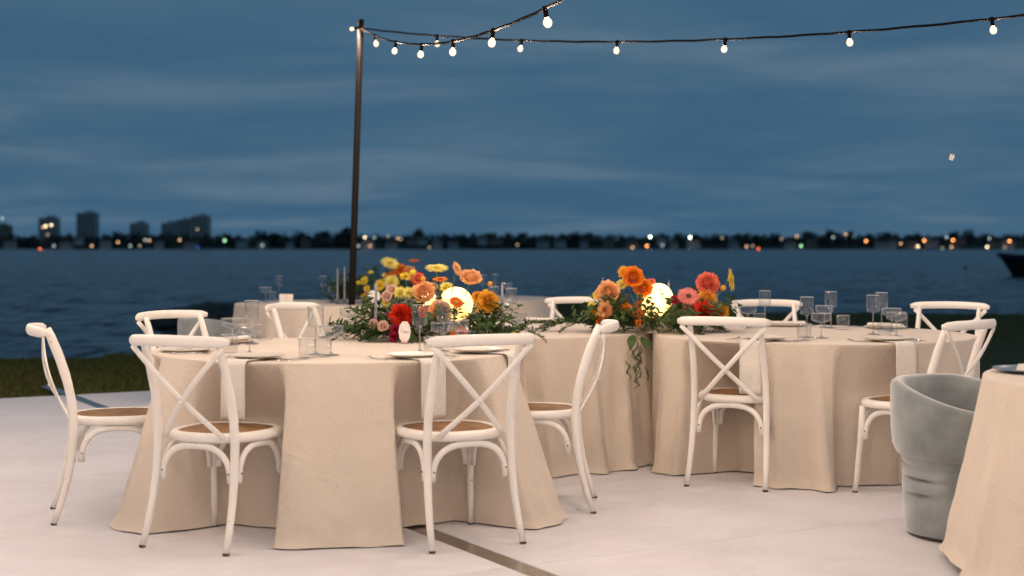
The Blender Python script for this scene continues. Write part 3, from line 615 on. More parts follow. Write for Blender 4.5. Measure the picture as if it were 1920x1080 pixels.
# ------------------------------------------------------------------ tub chairs
def tub_chair(loc, face, label):
    r = empty('tub_chair', loc, face)                   # local +x is the open front
    def rim(th): return .672 - .115 * sstep(R(35), R(150), math.pi - abs(adiff(th, 0)))
    prof_b = [(.243, .012), (.253, .022), (.257, .05), (.259, .12), (.261, .172), (.224, .187), (.262, .198), (.263, .238), (.224, .252), (.264, .263), (.265, .292), (.246, .306), (.262, .320), (.268, .345)]
    mb = MB(); mb.grid(lambda u, v: ((lambda q, th: ((prof_b[q][0] + (0 if q not in (5, 8) else .036 * (1 - math.exp(-((adiff(th, math.pi * 1.42)) / .32) ** 2)))) * math.cos(th), (prof_b[q][0] + (0 if q not in (5, 8) else .036 * (1 - math.exp(-((adiff(th, math.pi * 1.42)) / .32) ** 2)))) * math.sin(th), prof_b[q][1] + .004 * math.sin(3 * th + q)))(round(u * 13), 2 * math.pi * v)), 13, 48, True); mb.build('base', M['velvet'], r)
    shell = [(.250, .335, 0), (.285, .350, 0), (.303, .385, 0), (.310, .45, 0), (.312, None, .42), (.312, None, .86), (.306, None, .95), (.292, None, 1.0), (.270, None, .99), (.256, None, .93), (.250, None, .7), (.246, .46, 0), (.242, .43, 0)]
    def sp(u, v):
        q = round(u * 12); th = 2 * math.pi * v; rr, z, k = shell[q]
        if z is None: z = .45 + (rim(th) - .45) * k
        rr *= 1 + .008 * noise.noise((3 * math.cos(th), 3 * math.sin(th), z * 4)); return (rr * math.cos(th), rr * math.sin(th), z)
    mb = MB(); mb.grid(sp, 12, 56, True); mb.build('shell', M['velvet'], r)
    mb = MB(); mb.lathe([(.245, .40), (.244, .44), (.225, .462), (.15, .470), (.0001, .472)], 32); mb.build('seat_cushion', M['velvet'], r)
    mb = MB(); mb.lathe([(.0001, .0), (.232, .0), (.232, .02), (.0001, .02)], 32); mb.build('shadow_plinth', M['foot'], r)  # recessed foot, coloured dark to draw the shadow line under the base
    return tag(r, label, 'tub chair', 'velvet tub chairs')
tub_chair((1.962, 6.24, .002), math.atan2(-.8, .6), 'grey blue velvet tub chair in the right foreground')
tub_chair((-2.42, 11.80, .002), math.atan2(.7, .7), 'pale velvet tub chair behind the left chairs, at the back table')

# ------------------------------------------------------------------ poles and festoon strings
def pole(base, top, label):
    r = empty('festoon_pole', base); d = Vector(top) - Vector(base); mb = MB(); mb.tube([(0, 0, 0), tuple(d)], [.031, .026], 12); mb.build('shaft', M['pole'], r)
    mb = MB(); mb.tube([tuple(d * .9995), tuple(d + Vector((0, 0, .014)))], .029, 12); mb.build('cap', M['cable'], r)
    mb = MB(); mb.lathe([(.0001, 0), (.22, 0), (.22, .012), (.04, .02), (.036, .10), (.0001, .10)], 20); mb.build('base_plate', M['pole'], r)
    mb = MB(); h = d * .985; mb.tube([(h.x + .022, h.y - .01, h.z), (h.x + .045, h.y - .015, h.z), (h.x + .05, h.y - .015, h.z + .025)], .005, 6); mb.build('hook', M['steel'], r)
    tag(r, label, 'pole', 'festoon light poles'); return r
Dp = 12.3
pt = at(676.5, 40, None, Dp); pb = at(661, 520, None, Dp); dirp = (pt - pb) / (pt.z - pb.z); base0 = pb + dirp * (0 - pb.z)
P0 = at(676.5, 53, None, Dp); pole((base0.x, Dp, 0), (pt.x, Dp, pt.z), 'tall dark pole carrying the festoon lights behind the flowers')
sock_mb = MB(); sock_mb.lathe([(.0001, .011), (.0125, .011), (.0125, -.009), (.0115, -.010), (.0115, -.034), (.0135, -.035), (.0135, -.043), (.010, -.044), (.0001, -.044)], 10); sock_me = sock_mb.mesh('socket', M['cable'])
bulb_mb = MB(); bulb_mb.lathe([(.009, -.043), (.0105, -.046), (.0175, -.053), (.0208, -.063), (.0208, -.070), (.017, -.081), (.0095, -.088), (.0001, -.090)], 10); bulb_me = bulb_mb.mesh('bulb', M['bulb'])
fr_ = random.Random(9)
def lamp_in(sock):
    ld = lamp_in.data
    if ld is None:
        ld = bpy.data.lights.new('festoon_lamp', 'POINT'); ld.energy = BULB; ld.color = (1.0, .745, .555); ld.shadow_soft_size = .012; lamp_in.data = ld
    o = bpy.data.objects.new('festoon_lamp', ld); C.objects.link(o); o.parent = sock; o.location = (0, 0, -.066)
lamp_in.data = None
def string(p0, p1, zfun, ks, n, label, sag_pts=120):
    """cable from p0 to p1 (n bulb steps); zfun(k) height, bulbs at ks"""
    r = empty('festoon_string', p0); p0 = Vector(p0); st = (Vector(p1) - p0) / n; st.z = 0
    pos = lambda k: Vector((p0.x + st.x * k, p0.y + st.y * k, zfun(k)))
    mb = MB(); pts = [pos(n * i / sag_pts) - p0 + Vector((0, 0, .002 * math.sin(i * 1.7))) for i in range(sag_pts + 1)]; mb.tube(pts, [(.0055, .0085)] * (sag_pts + 1), 6); mb.build('cable', M['cable'], r)
    for k in ks:
        q = pos(k) - p0; s = link('socket', sock_me, r, q, (fr_.uniform(-.16, .16), fr_.uniform(-.16, .16), fr_.random() * 6)); link('bulb', bulb_me, s); lamp_in(s)
    return tag(r, label, 'string lights', 'festoon light strings')
st1, st2 = Vector((.683, -.646, 0)), Vector((.2495, -.990, 0)); p1end, p2end = P0 + st1 * 12.4, P0 + st2 * 13.2
z1 = lambda k: 2.58 + (P0.z - 2.58) * ((k - 6.2) / 6.2) ** 2; z2 = lambda k: 2.325 + (P0.z - 2.325) * ((k - 6.6) / 6.6) ** 2
string(P0, p1end, z1, [1 + i for i in range(11)], 12.4, 'festoon string running from the pole to the right edge')
string(P0, p2end, z2, [.78 + i for i in range(12)], 13.2, 'festoon string dipping from the pole towards the camera')
# the loose end with one bulb beside the pole
le = empty('festoon_string', P0); mb = MB(); mb.tube([(.01, -.03, .01), (-.03, -.03, .004), (-.05, -.03, -.004)], .006, 6); mb.build('cable', M['cable'], le)
s = link('socket', sock_me, le, (-.02, -.035, 0), (0, R(78), 0), .8); link('bulb', bulb_me, s); lamp_in(s); tag(le, 'single bulb on the loose string end left of the pole top', 'string lights', 'festoon light strings')
P1, P2 = (p1end.x, p1end.y, 0), (p2end.x, p2end.y, 0); P3, P4, P7, P6 = (-4.1, 8.3, 0), (-2.9, -7.0, 0), (-3.2, 2.2, 0), (-5.2, 12.3, 0)
HP = P0.z
for p, lab in ((P1, 'festoon pole outside the picture to the right'), (P2, 'festoon pole behind the camera position'), (P3, 'added unseen festoon pole outside the picture to the left'), (P6, 'added unseen festoon pole beyond the left picture edge, on the far side'), (P4, 'added unseen festoon pole at the rear left of the floor'), (P7, 'added unseen festoon pole to the left of the camera')): pole(p, (p[0], p[1], HP + .08), lab)  # left and rear poles are added out of view to carry the extra strings
def added_span(a, b, lab, dip=.65):
    n = (Vector(b) - Vector(a)).length / .98; string((a[0], a[1], HP), b, lambda k: HP - dip + dip * ((k - n / 2) / (n / 2)) ** 2, [.6 + i for i in range(int(n - .5))], n, lab)
added_span(P2, P3, 'added unseen festoon string over the left of the camera'); added_span(P2, P1, 'added unseen festoon string over the right of the camera'); added_span(P2, P4, 'added unseen festoon string behind the camera to the left'); added_span(P6, P7, 'added unseen festoon string just outside the left picture edge', .45); added_span(P3, P4, 'added unseen festoon string along the left side of the floor'); added_span(P3, P6, 'added unseen festoon string beyond the left picture edge', .3); added_span(P3, P1, 'added unseen festoon string crossing overhead above the front table', .30)  # unseen strings added to fill the floor and cloths with warm light

# ------------------------------------------------------------------ glassware, plates, cutlery
gm = {}
def glass_meshes():
    b = MB(); b.lathe([(.0365, .223), (.0372, .222), (.0368, .17), (.0362, .132), (.0345, .1275), (.014, .1245), (.0045, .119)], 28); gm['wine_bowl'] = b.mesh('bowl', M['glass'])
    b = MB(); b.lathe([(.0352, .221), (.0345, .150), (.0335, .1325), (.001, .129)], 28); gm['wine_in'] = b.mesh('bowl_inner', M['glass'])
    b = MB(); b.lathe([(.0048, .1235), (.0036, .11), (.0034, .03), (.0045, .012)], 12); gm['wine_stem'] = b.mesh('stem', M['glass2'])
    b = MB(); b.lathe([(.0045, .012), (.012, .006), (.036, .0028), (.0365, .0015), (.036, .0005), (.001, .0005)], 28); gm['wine_foot'] = b.mesh('foot', M['glass2'])
    b = MB(); b.lathe([(.0548, .135), (.0555, .1345), (.0552, .102), (.052, .096), (.030, .088), (.010, .083), (.004, .080)], 28); gm['coupe_bowl'] = b.mesh('bowl', M['glass'])
    b = MB(); b.lathe([(.0535, .134), (.0530, .104), (.030, .0925), (.001, .089)], 28); gm['coupe_in'] = b.mesh('bowl_inner', M['glass'])
    b = MB(); b.lathe([(.0045, .083), (.0036, .07), (.0036, .025), (.0045, .012)], 12); gm['coupe_stem'] = b.mesh('stem', M['glass2'])
    b = MB(); b.lathe([(.0375, .085), (.0385, .0845), (.0375, .03), (.0365, .002), (.035, .0008), (.001, .0008)], 28); gm['tumbler'] = b.mesh('body', M['glass'])
    b = MB(); b.lathe([(.0368, .084), (.0358, .03), (.0345, .013), (.001, .011)], 28); gm['tumbler_in'] = b.mesh('inner_wall', M['glass'])
    for k, (r_, z) in {'wine_rim': (.0366, .2228), 'coupe_rim': (.0548, .1348), 'tumbler_rim': (.0382, .0848)}.items():
        b = MB(); b.grid(lambda u, v: ((r_ + .0009 * math.cos(2 * math.pi * v)) * math.cos(2 * math.pi * u), (r_ + .0009 * math.cos(2 * math.pi * v)) * math.sin(2 * math.pi * u), z + .0009 * math.sin(2 * math.pi * v)), 32, 6); gm[k] = b.mesh('rim', M['rim'])
M['rim'] = mat('glass_rim', (.62, .63, .62), .12)
glass_meshes()
def glassware(kind, loc):
    nm = {'wine': 'wine_glass', 'coupe': 'coupe_glass', 'tumbler': 'water_tumbler'}[kind]; r = empty(nm, loc, fr_.random() * 6)
    if kind == 'wine': prt = [('bowl', 'wine_bowl'), ('inner_wall', 'wine_in'), ('rim', 'wine_rim'), ('stem', 'wine_stem'), ('foot', 'wine_foot')]
    elif kind == 'coupe': prt = [('bowl', 'coupe_bowl'), ('inner_wall', 'coupe_in'), ('rim', 'coupe_rim'), ('stem', 'coupe_stem'), ('foot', 'wine_foot')]
    else: prt = [('body', 'tumbler'), ('inner_wall', 'tumbler_in'), ('rim', 'tumbler_rim')]
    for n_, k in prt: link(n_, gm[k], r)
    return r
GL = {'right-hand': {'wine': [(1434, 612), (1513, 633), (1558, 615), (1637, 627), (1653, 618)], 'coupe': [(1402, 615), (1540, 634), (1546, 614), (1672, 621), (1681, 631)], 'tumbler': [(1424, 614), (1508, 637), (1581, 618), (1659, 635), (1690, 614)]},
      'front': {'wine': [(472, 645), (592, 665), (787, 660), (832, 650)], 'coupe': [(436, 647), (468, 663), (621, 666), (829, 658), (859, 651)], 'tumbler': [(430, 661), (576, 670), (606, 669), (810, 667), (868, 653)]},
      'middle': {'wine': [(959, 604), (926, 598)], 'coupe': [(948, 597), (655, 622)], 'tumbler': [(975, 612)]},
      'far left': {'wine': [(523, 563), (605, 563)], 'coupe': [(498, 567), (627, 566)], 'tumbler': [(511, 565), (618, 567)]},
      'farthest': {'wine': [(928, 556), (905, 558)], 'coupe': [(950, 557)], 'tumbler': [(916, 560)]}}
GN = {'wine': 'tall straight sided wine glass', 'coupe': 'wide shallow coupe glass', 'tumbler': 'short clear tumbler'}
for tn, d in GL.items():
    for kind, lst in d.items():
        lst = sorted(lst)
        for i, (px, py) in enumerate(lst):
            p = at(px, py, TOP); o = glassware(kind, (p.x, p.y, TOP))
            n_ = 'only' if len(lst) == 1 else ORD[i] + ' from the left'
            tag(o, ('%s, %s one on the %s table' if len(lst) == 1 else '%s, %s on the %s table') % (GN[kind], n_, tn), 'glass', 'glasses on the %s table' % tn)
# place settings
pl = MB(); pl.lathe([(.0001, .004), (.085, .004), (.103, .007), (.126, .0115), (.128, .0125), (.126, .0105), (.100, .002), (.07, .0), (.0001, .0)], 44); plate_me = pl.mesh('rim', M['plate'])
pw = MB(); pw.lathe([(.0001, .0045), (.086, .0045)], 44); 
def napkin_mesh(drop, w_=.060):
    b = MB(); path = [(-.05, .0035), (.03, .0035)] + [(.10 + .07 * i / 3, .0035) for i in range(4)]; e0 = .17 + .016
    path = [(-.05, .003), (.05, .003), (.12, .003), (.165, .003)] + [(.165 + .021 * math.sin(q), -.018 + .021 * math.cos(q)) for q in (.4, .8, 1.2, 1.5)] + [(.187 + .004 * t, -.02 - drop * t) for t in (.15, .35, .55, .75, .9, 1.0)]
    n_ = len(path)
    def f(u, v):
        i = round(u * (n_ - 1)); x, z = path[i]; s = v * 2 - 1; wob = .004 * noise.noise((u * 4, s * 2, drop * 30)) if i > 8 else 0
        return (x + wob, s * w_ * (1 + .05 * (u - .5)), z + (.0 if i > 7 else .0))
    b.grid(f, n_ - 1, 6)
    o = len(b.v); nrm = [(v[0] + (.0035 if v[2] < -.0 else 0), v[1], v[2] + (.0045 if v[2] >= 0 else 0)) for v in b.v]; f0 = list(b.f); b.v += nrm; b.f += [tuple(reversed([i + o for i in q])) for q in f0]
    W_ = 7; edge = []
    for i in range(n_ - 1):
        for j in (0, 6): a, c = i * W_ + j, (i + 1) * W_ + j; b.f.append((a, c, c + o, a + o) if j == 0 else (c, a, a + o, c + o))
    for j in range(6):
        for i in (0, n_ - 1): a, c = i * W_ + j, i * W_ + j + 1; b.f.append((a, c, c + o, a + o) if i else (c, a, a + o, c + o))
    return b.mesh('napkin', M['napkin'])
def cut_meshes():
    b = MB(); b.tube([(0, 0, .0045), (.06, 0, .003), (.12, 0, .004)], [(.0055, .0016), (.0035, .0016), (.0028, .0018)], 6)
    b.tube([(.12, 0, .004), (.135, 0, .005), (.150, 0, .006)], [(.003, .0016), (.010, .0014), (.011, .0014)], 6)
    for k in range(4): y = -.0095 + .0063 * k; b.tube([(.149, y, .006), (.175, y, .010), (.192, y, .008)], [(.0016, .0010), (.0015, .001), (.0008, .0008)], 5)
    gm['fork'] = b.mesh('fork', M['steel'])
    b = MB(); b.tube([(0, 0, .0045), (.07, 0, .004), (.10, 0, .004)], [(.0065, .0026), (.0055, .0024), (.0045, .002)], 6); b.tube([(.10, 0, .004), (.13, 0, .004), (.18, .001, .004), (.205, .003, .004)], [(.0045, .0012), (.0085, .0010), (.0080, .0008), (.002, .0006)], 6); gm['knife'] = b.mesh('knife', M['steel'])
    b = MB(); b.tube([(0, 0, .0045), (.06, 0, .003), (.125, 0, .006)], [(.0055, .0016), (.0035, .0016), (.0028, .0018)], 6)
    b.grid(lambda u, v: (.122 + .056 * u, (v * 2 - 1) * .0195 * math.sin(math.pi * max(.02, min(.98, u))) ** .6, .0075 - .0052 * math.sin(math.pi * u) * (1 - (v * 2 - 1) ** 2)), 8, 6); gm['spoon'] = b.mesh('spoon', M['steel'])
cut_meshes()
settings = [(T1, 247, 'front', 'seen back-on at front left', .235), (T1, 302, 'front', 'at the middle front', .235), (T1, 335, 'front', 'on the right side', .19), (T1, 196, 'front', 'on the left side', None), (T1, 146, 'front', 'on the far left side', None),
            (T3, 239, 'right-hand', 'with the full back view', .25), (T3, 289, 'right-hand', 'half hidden by the tub chair', .25), (T3, 90, 'right-hand', 'facing the camera beside the flowers', None), (T3, 42, 'right-hand', 'nearest the lawn', None),
            (T2, 70, 'middle', 'between the centrepieces', None), (T2, 158, 'middle', 'at its left end', None)]
nap_me = {}
for (t, deg, tn, lab, drop) in settings:
    a = R(deg); c = t + Vector((math.cos(a), math.sin(a), 0)) * (TR - .168)
    def loc(f, l, z=TOP): return (c.x + math.cos(a) * f - math.sin(a) * l, c.y + math.sin(a) * f + math.cos(a) * l, z)
    if drop:
        if drop not in nap_me: nap_me[drop] = napkin_mesh(drop)
        tag(link('napkin', nap_me[drop], None, loc(0, 0, TOP + .0005), (0, 0, a)), 'cream napkin hanging from the %s table, chair %s' % (tn, lab), 'napkin', 'hanging napkins'); pz = TOP + .0085
    else:
        b = MB()
        def roll(u, v): th = 2 * math.pi * v; return ((u - .5) * .23, .024 * math.cos(th), .0135 + .0125 * math.sin(th))
        b.grid(roll, 10, 12); b.add([(-.115, .024 * math.cos(q * math.pi / 6), .0135 + .0125 * math.sin(q * math.pi / 6)) for q in range(12)], [tuple(range(11, -1, -1))]); b.add([(.115, .024 * math.cos(q * math.pi / 6), .0135 + .0125 * math.sin(q * math.pi / 6)) for q in range(12)], [tuple(range(12))])
        tag(b.build('napkin', M['napkin'], None, True, loc(0, 0, TOP + .0055), (0, 0, a + math.pi / 2)), 'rolled cream napkin on the %s table plate, chair %s' % (tn, lab), 'napkin', 'rolled napkins'); pz = TOP + .0006
    o = empty('dinner_plate', loc(0, 0, pz), 0); link('rim', plate_me, o); tag(o, 'cream plate on the %s table, chair %s' % (tn, lab), 'plate', 'dinner plates')
    jt = fr_.uniform(-.06, .06)
    tag(link('fork', gm['fork'], None, loc(.085, -.175), (0, 0, a + math.pi + jt)), 'steel fork on the %s table, chair %s' % (tn, lab), 'fork', 'forks')
    tag(link('knife', gm['knife'], None, loc(.085, .165), (0, 0, a + math.pi - jt)), 'steel knife on the %s table, chair %s' % (tn, lab), 'knife', 'knives')
    tag(link('spoon', gm['spoon'], None, loc(.075, .195), (0, 0, a + math.pi + jt)), 'steel spoon by the knife, %s table, chair %s' % (tn, lab), 'spoon', 'spoons')
# plate and folded napkin at the cropped table
a = R(154); c = T6 + Vector((math.cos(a), math.sin(a), 0)) * .72
M['dplate'] = mat('slate_blue_plate', (.12, .17, .22), .3)
o = empty('charger_plate', (c.x, c.y, TOP + .0005)); link('rim', bpy.data.meshes.new_from_object(bpy.data.objects['rim']) if False else plate_me, o); mb = MB(); mb.lathe([(.0001, .006), (.150, .010), (.158, .016), (.160, .017), (.157, .013), (.10, .0), (.0001, .0)], 40)
o.children[0].data = mb.mesh('rim', M['dplate']); tag(o, 'dark blue plate on the cropped table at the right edge', 'plate')
b = MB(); b.box((0, 0, .012), (.20, .10, .024), R(30), .93); tag(b.build('napkin', M['napkin'], None, False, (c.x + .03, c.y - .02, TOP + .011)), 'folded cream napkin on the dark plate at the right edge', 'napkin')
# two folded menus standing on the far left table
for i, px in enumerate((530, 543)):
    p = at(px, 571, TOP); b = MB(); b.box((0, 0, .045), (.055, .004, .09)); b.box((0, .02, .044), (.055, .004, .088)); tag(b.build('place_card', M['card'], None, False, (p.x, p.y, TOP)), 'small pale folded card on the back table, %s of two' % ('left' if i == 0 else 'right'), 'card', 'folded cards')

# ------------------------------------------------------------------ flowers
fl = random.Random(77)
def petal(mb, R0, L, W, az, el, curl, cup, tip=.5, nu=5, nv=3, ruff=0, z0=0, jag=False):
    """petal from radius R0, length L, half width W, azimuth az, elevation el; curl bends along the length"""
    ca, sa = math.cos(az), math.sin(az); o = len(mb.v); e_ = el; x, z = R0, z0; rows = []
    for i in range(nu + 1):
        s = i / nu; wv_ = W * (math.sin(math.pi * min(.96, .16 + s * tip * 1.25)) if tip < 1 else (.35 + .65 * math.sin(math.pi * s * .62)))
        rows.append((x, z, wv_, e_)); e_ = el + curl * (s + 1 / nu); x += L / nu * math.cos(e_); z += L / nu * math.sin(e_)
    for i, (x, z, wv_, e_) in enumerate(rows):
        for j in range(nv + 1):
            t = j / nv * 2 - 1; k = cup * wv_ * (t * t) ; rf = ruff * (i / nu) ** 2 * math.sin(j * 2.7 + az * 5 + i) ; X = x - math.sin(e_) * k * 1 + rf * .5; Z = z + math.cos(e_) * k + rf; Y = t * wv_
            mb.v.append((X * ca - Y * sa, X * sa + Y * ca, Z))
    mb.f += [(o + i * (nv + 1) + j, o + i * (nv + 1) + j + 1, o + (i + 1) * (nv + 1) + j + 1, o + (i + 1) * (nv + 1) + j) for i in range(nu) for j in range(nv)]
def bloom_mesh(kind, col, seed):
    """unit bloom of radius 1 facing +z; returns list of (part name, mesh)"""
    g = random.Random(seed); mb = MB(); out = []
    if kind == 'rose':
        for L_, (n, el, r0, Ln, W, cp, cu) in enumerate(((3, 1.62, .05, .72, .20, 1.0, .9), (4, 1.55, .13, .80, .30, .9, .7), (5, 1.46, .23, .84, .36, .85, .5), (6, 1.32, .33, .84, .38, .75, .22), (7, 1.10, .41, .80, .40, .65, -.10), (8, .82, .46, .72, .42, .5, -.5), (9, .48, .48, .58, .40, .4, -.8))):
            for k in range(n): petal(mb, r0, Ln * g.uniform(.9, 1.1), W, 2 * math.pi * (k + .37 * L_) / n + g.uniform(-.14, .14), el + g.uniform(-.09, .09), cu, cp, 1.0, 6, 4, .045, -.36 + .015 * L_)
        out.append(('petals', mb.mesh('petals', M['p_' + col])))
    elif kind == 'ruffle':                      # carnation, lisianthus: frilled
        for L_, n, el, Ln in ((0, 8, 1.60, .80), (1, 12, 1.36, .90), (2, 15, 1.08, .97), (3, 17, .74, 1.0), (4, 16, .36, 1.0), (5, 13, -.05, .9)):
            for k in range(n): petal(mb, .05, Ln * g.uniform(.76, 1.14), .21, 2 * math.pi * (k + g.uniform(-.3, .3)) / n, el + g.uniform(-.15, .15), g.uniform(-.6, .6), g.uniform(-.2, .5), 1.0, 6, 5, .17, -.25)
        out.append(('petals', mb.mesh('petals', M['p_' + col])))
    elif kind == 'gerbera':
        for L_, n, el, Ln, W in ((0, 26, .10, .92, .105), (1, 24, .24, .84, .10), (2, 20, .6, .42, .05)):
            for k in range(n): petal(mb, .14, Ln * g.uniform(.92, 1.04), W, 2 * math.pi * (k + .5 * L_) / n + g.uniform(-.03, .03), el + g.uniform(-.06, .06), -.18, .3, .62, 4, 2)
        out.append(('petals', mb.mesh('petals', M['p_' + col])))
        e_ = MB(); e_.lathe([(.26, .02), (.24, .13), (.14, .17), (.0001, .13)], 14); out.append(('eye', e_.mesh('eye', M['eye_d'] if col in ('pink', 'orange') else M['eye_y'])))
        e_ = MB(); e_.lathe([(.06, -.34), (.16, -.26), (.27, -.10), (.28, .02)], 12); out.append(('calyx', e_.mesh('calyx', M['stem'])))
    elif kind == 'mum':
        for L_, n, el, Ln in ((0, 10, 1.3, .5), (1, 14, .98, .66), (2, 17, .62, .82), (3, 19, .28, .95), (4, 18, -.05, .95)):
            for k in range(n): petal(mb, .06, Ln * g.uniform(.88, 1.08), .12, 2 * math.pi * (k + .4 * L_) / n, el + g.uniform(-.1, .1), g.uniform(-.25, .35), .5, .62, 4, 2, 0, -.1)
        out.append(('petals', mb.mesh('petals', M['p_' + col])))
        e_ = MB(); e_.ball((0, 0, .02), .2, 6, 8); out.append(('eye', e_.mesh('eye', M['eye_y'])))
    elif kind == 'ball':
        mb.ball((0, 0, 0), 1, 10, 14)
        mb.v = [tuple(c * (1 + .10 * noise.noise((v[0] * 6, v[1] * 6, v[2] * 6))) for c in v) for v in mb.v]; out.append(('petals', mb.mesh('petals', M['p_' + col])))
    elif kind == 'cluster':                     # many florets (sedum, astilbe, snapdragon)
        for _ in range(46):
            p = Vector((g.gauss(0, 1), g.gauss(0, 1), g.gauss(0, 1))).normalized() * g.uniform(.55, 1); s = g.uniform(.14, .24)
            for q in range(4):
                a = Vector((g.gauss(0, 1), g.gauss(0, 1), g.gauss(0, 1))).normalized(); b = a.orthogonal().normalized(); mb.add([p, p + a * s + b * s * .5, p + a * s * 1.5, p + a * s - b * s * .5], [(0, 1, 2, 3)])
        out.append(('petals', mb.mesh('petals', M['p_' + col])))
    return out
BC = {}
PN = {'rose': 'rose', 'ruffle': 'carnation', 'gerbera': 'gerbera', 'mum': 'chrysanthemum', 'ball': 'craspedia', 'cluster': 'floret_cluster'}
def flower(root, o3, kind, col, px, py, dia, d, face, squash=1.0, bend=(0, 0), k0=0):
    """bloom of dia pixels at the photo pixel, depth d; face = direction it looks to"""
    key = (kind, col, k0)
    if key not in BC: BC[key] = bloom_mesh(kind, col, hash(key) % 999 if False else (len(BC) * 17 + 3))
    p = at(px, py, None, d); rad = dia * 1.1 / 2 * d / FPX; q = Vector(face).normalized().to_track_quat('Z', 'Y')
    e_ = link(PN[kind], BC[key][0][1], root); e_.location = p - o3; e_.rotation_mode = 'QUATERNION'; e_.rotation_quaternion = q @ Matrix.Rotation(fl.random() * 6, 3, 'Z').to_quaternion(); e_.scale = (rad, rad, rad * squash)
    for nm, me in BC[key][1:]: link(nm, me, e_)
    # stem from under the bloom down into the foliage
    a = p - o3 - Vector(face).normalized() * rad * .25; end = Vector((bend[0] + (a.x) * .35, bend[1] + a.y * .3, .03)); m = (a + end) / 2 + Vector((a.x - end.x, a.y - end.y, 0)) * .22
    pts = [];
    for i in range(8): t = i / 7; pts.append(a * (1 - t) ** 2 + m * 2 * t * (1 - t) + end * t * t)
    mb = MB(); mb.tube(pts, .0028 if kind in ('gerbera', 'rose') else .0018, 6); mb.build('flower_stem', M['stem'], root)
# leaves and ferns
def leaf_mesh(L, W, fold=.25, droop=.3):
    b = MB()
    def f(u, v): t = v * 2 - 1; wv_ = W * math.sin(math.pi * min(.985, u ** .8)) ** .9 if u < .99 else 0; return (L * u, t * wv_, -droop * L * u * u + fold * abs(t) * wv_ + .02)
    b.grid(f, 7, 4); return b.mesh('leaf', M['leaf'])
leafm = [leaf_mesh(.11, .026), leaf_mesh(.085, .022, .3, .5), leaf_mesh(.14, .036, .2, .25)]
def sprig_mesh(seed, n=13):
    g = random.Random(seed); b = MB(); pts = [(0, 0, 0), (.02, 0, .07), (.05, .01, .13), (.10, .015, .18)]; b.tube(pts, [.002, .0018, .0014, .001], 5)
    for i in range(n):
        t = .15 + .85 * i / n; k = min(2, int(t * 3)); q = t * 3 - k; p = Vector(pts[k]).lerp(Vector(pts[k + 1]), q); az = i * 2.4 + g.uniform(-.4, .4); L = g.uniform(.035, .055); wv_ = L * g.uniform(.26, .36); d = Vector((math.cos(az), math.sin(az), g.uniform(.1, .8))).normalized(); s = d.cross(Vector((0, 0, 1))).normalized(); u = s.cross(d)
        b.add([p, p + d * L * .45 + s * wv_ + u * .004, p + d * L * .5, p + d * L * .45 - s * wv_ + u * .004, p + d * L - u * .006], [(0, 2, 1), (0, 3, 2), (1, 2, 4), (2, 3, 4)])
    return b.mesh('leaf_sprig', M['leaf'])
sprigm = [sprig_mesh(i) for i in range(4)]
def fern_mesh(seed, L=.30, dense=1.0):
    g = random.Random(seed); b = MB(); P = [Vector((0, 0, 0))]; dr = Vector((1, 0, .45)).normalized()
    for i in range(12): dr = (dr + Vector((0, g.uniform(-.12, .12), -.09))).normalized(); P.append(P[-1] + dr * L / 12)
    b.tube(P, [.0014 * (1 - i / 16) for i in range(13)], 4)
    for i in range(1, 12):
        for sgn in (-1, 1):
            for rep in range(2):
                p = P[i].lerp(P[i + 1 if i < 12 else i], rep * .5); d = Vector((.55, sgn * g.uniform(.6, 1), g.uniform(-.25, .35))).normalized(); bl = L * .17 * math.sin(math.pi * (i / 12) ** .8 * .95 + .1) * g.uniform(.6, 1.1) + .006
                e_ = p + d * bl; b.tube([p, e_], [.0006, .0003], 3, cap=False)
                for k in range(int(7 * dense)):
                    q = p.lerp(e_, (k + .6) / (7 * dense)); nd = (d * .7 + Vector((g.uniform(-1, 1), g.uniform(-1, 1), g.uniform(-.6, 1)))).normalized() * .015; s = nd.orthogonal().normalized() * .0021; b.add([q - s, q + s, q + nd], [(0, 1, 2)])
    return b.mesh('fern_sprig', M['fern'])
fernm = [fern_mesh(i, (.26, .30, .22)[i]) for i in range(3)]
def greenery(root, rx, ry, hz, nsp, nfe, nlf, seed, skew=0, hole=None):
    g = random.Random(seed)
    def ok(x, y): return hole is None or all((x - hx) ** 2 + (y - hy) ** 2 > hr_ ** 2 for hx, hy, hr_ in hole)
    for i in range(nsp):
        a = g.random() * 6.283; q = math.sqrt(g.random()); x, y = rx * q * math.cos(a), ry * q * math.sin(a)
        if not ok(x, y): continue
        h = hz * (1 - q * q) * g.uniform(.1, .8); link('leaf_sprig', sprigm[i % 4], root, (x, y, .004 + h), (g.uniform(-.5, .5), g.uniform(-.3, .9) * q, a + g.uniform(-.6, .6)), g.uniform(.7, 1.15))
    for i in range(nfe):
        a = g.random() * 6.283; q = .35 + .6 * g.random(); x, y = rx * q * math.cos(a), ry * q * math.sin(a)
        if not ok(x, y): continue
        link('fern_sprig', fernm[i % 3], root, (x * .8, y * .8, .02 + hz * .35 * g.random()), (g.uniform(-.4, .4), g.uniform(-.7, .5), a + g.uniform(-.4, .4)), g.uniform(.6, 1.0))
    for i in range(nlf):
        a = g.random() * 6.283; q = .75 + .25 * g.random(); link('leaf', leafm[i % 3], root, (rx * q * math.cos(a) * .85, ry * q * math.sin(a) * .85, .02 + .03 * g.random()), (g.uniform(-.4, .4), g.uniform(-.3, .2), a + g.uniform(-.5, .5)), g.uniform(.8, 1.15))
def vase(root, h=.07):
    mb = MB(); mb.lathe([(.0001, .0), (.085, .0), (.10, .02), (.10, h), (.09, h), (.0001, h - .01)], 20); mb.build('bowl', M['plate'], root)
UP, CAMD = (0, -.25, 1), (0, -1, .25)
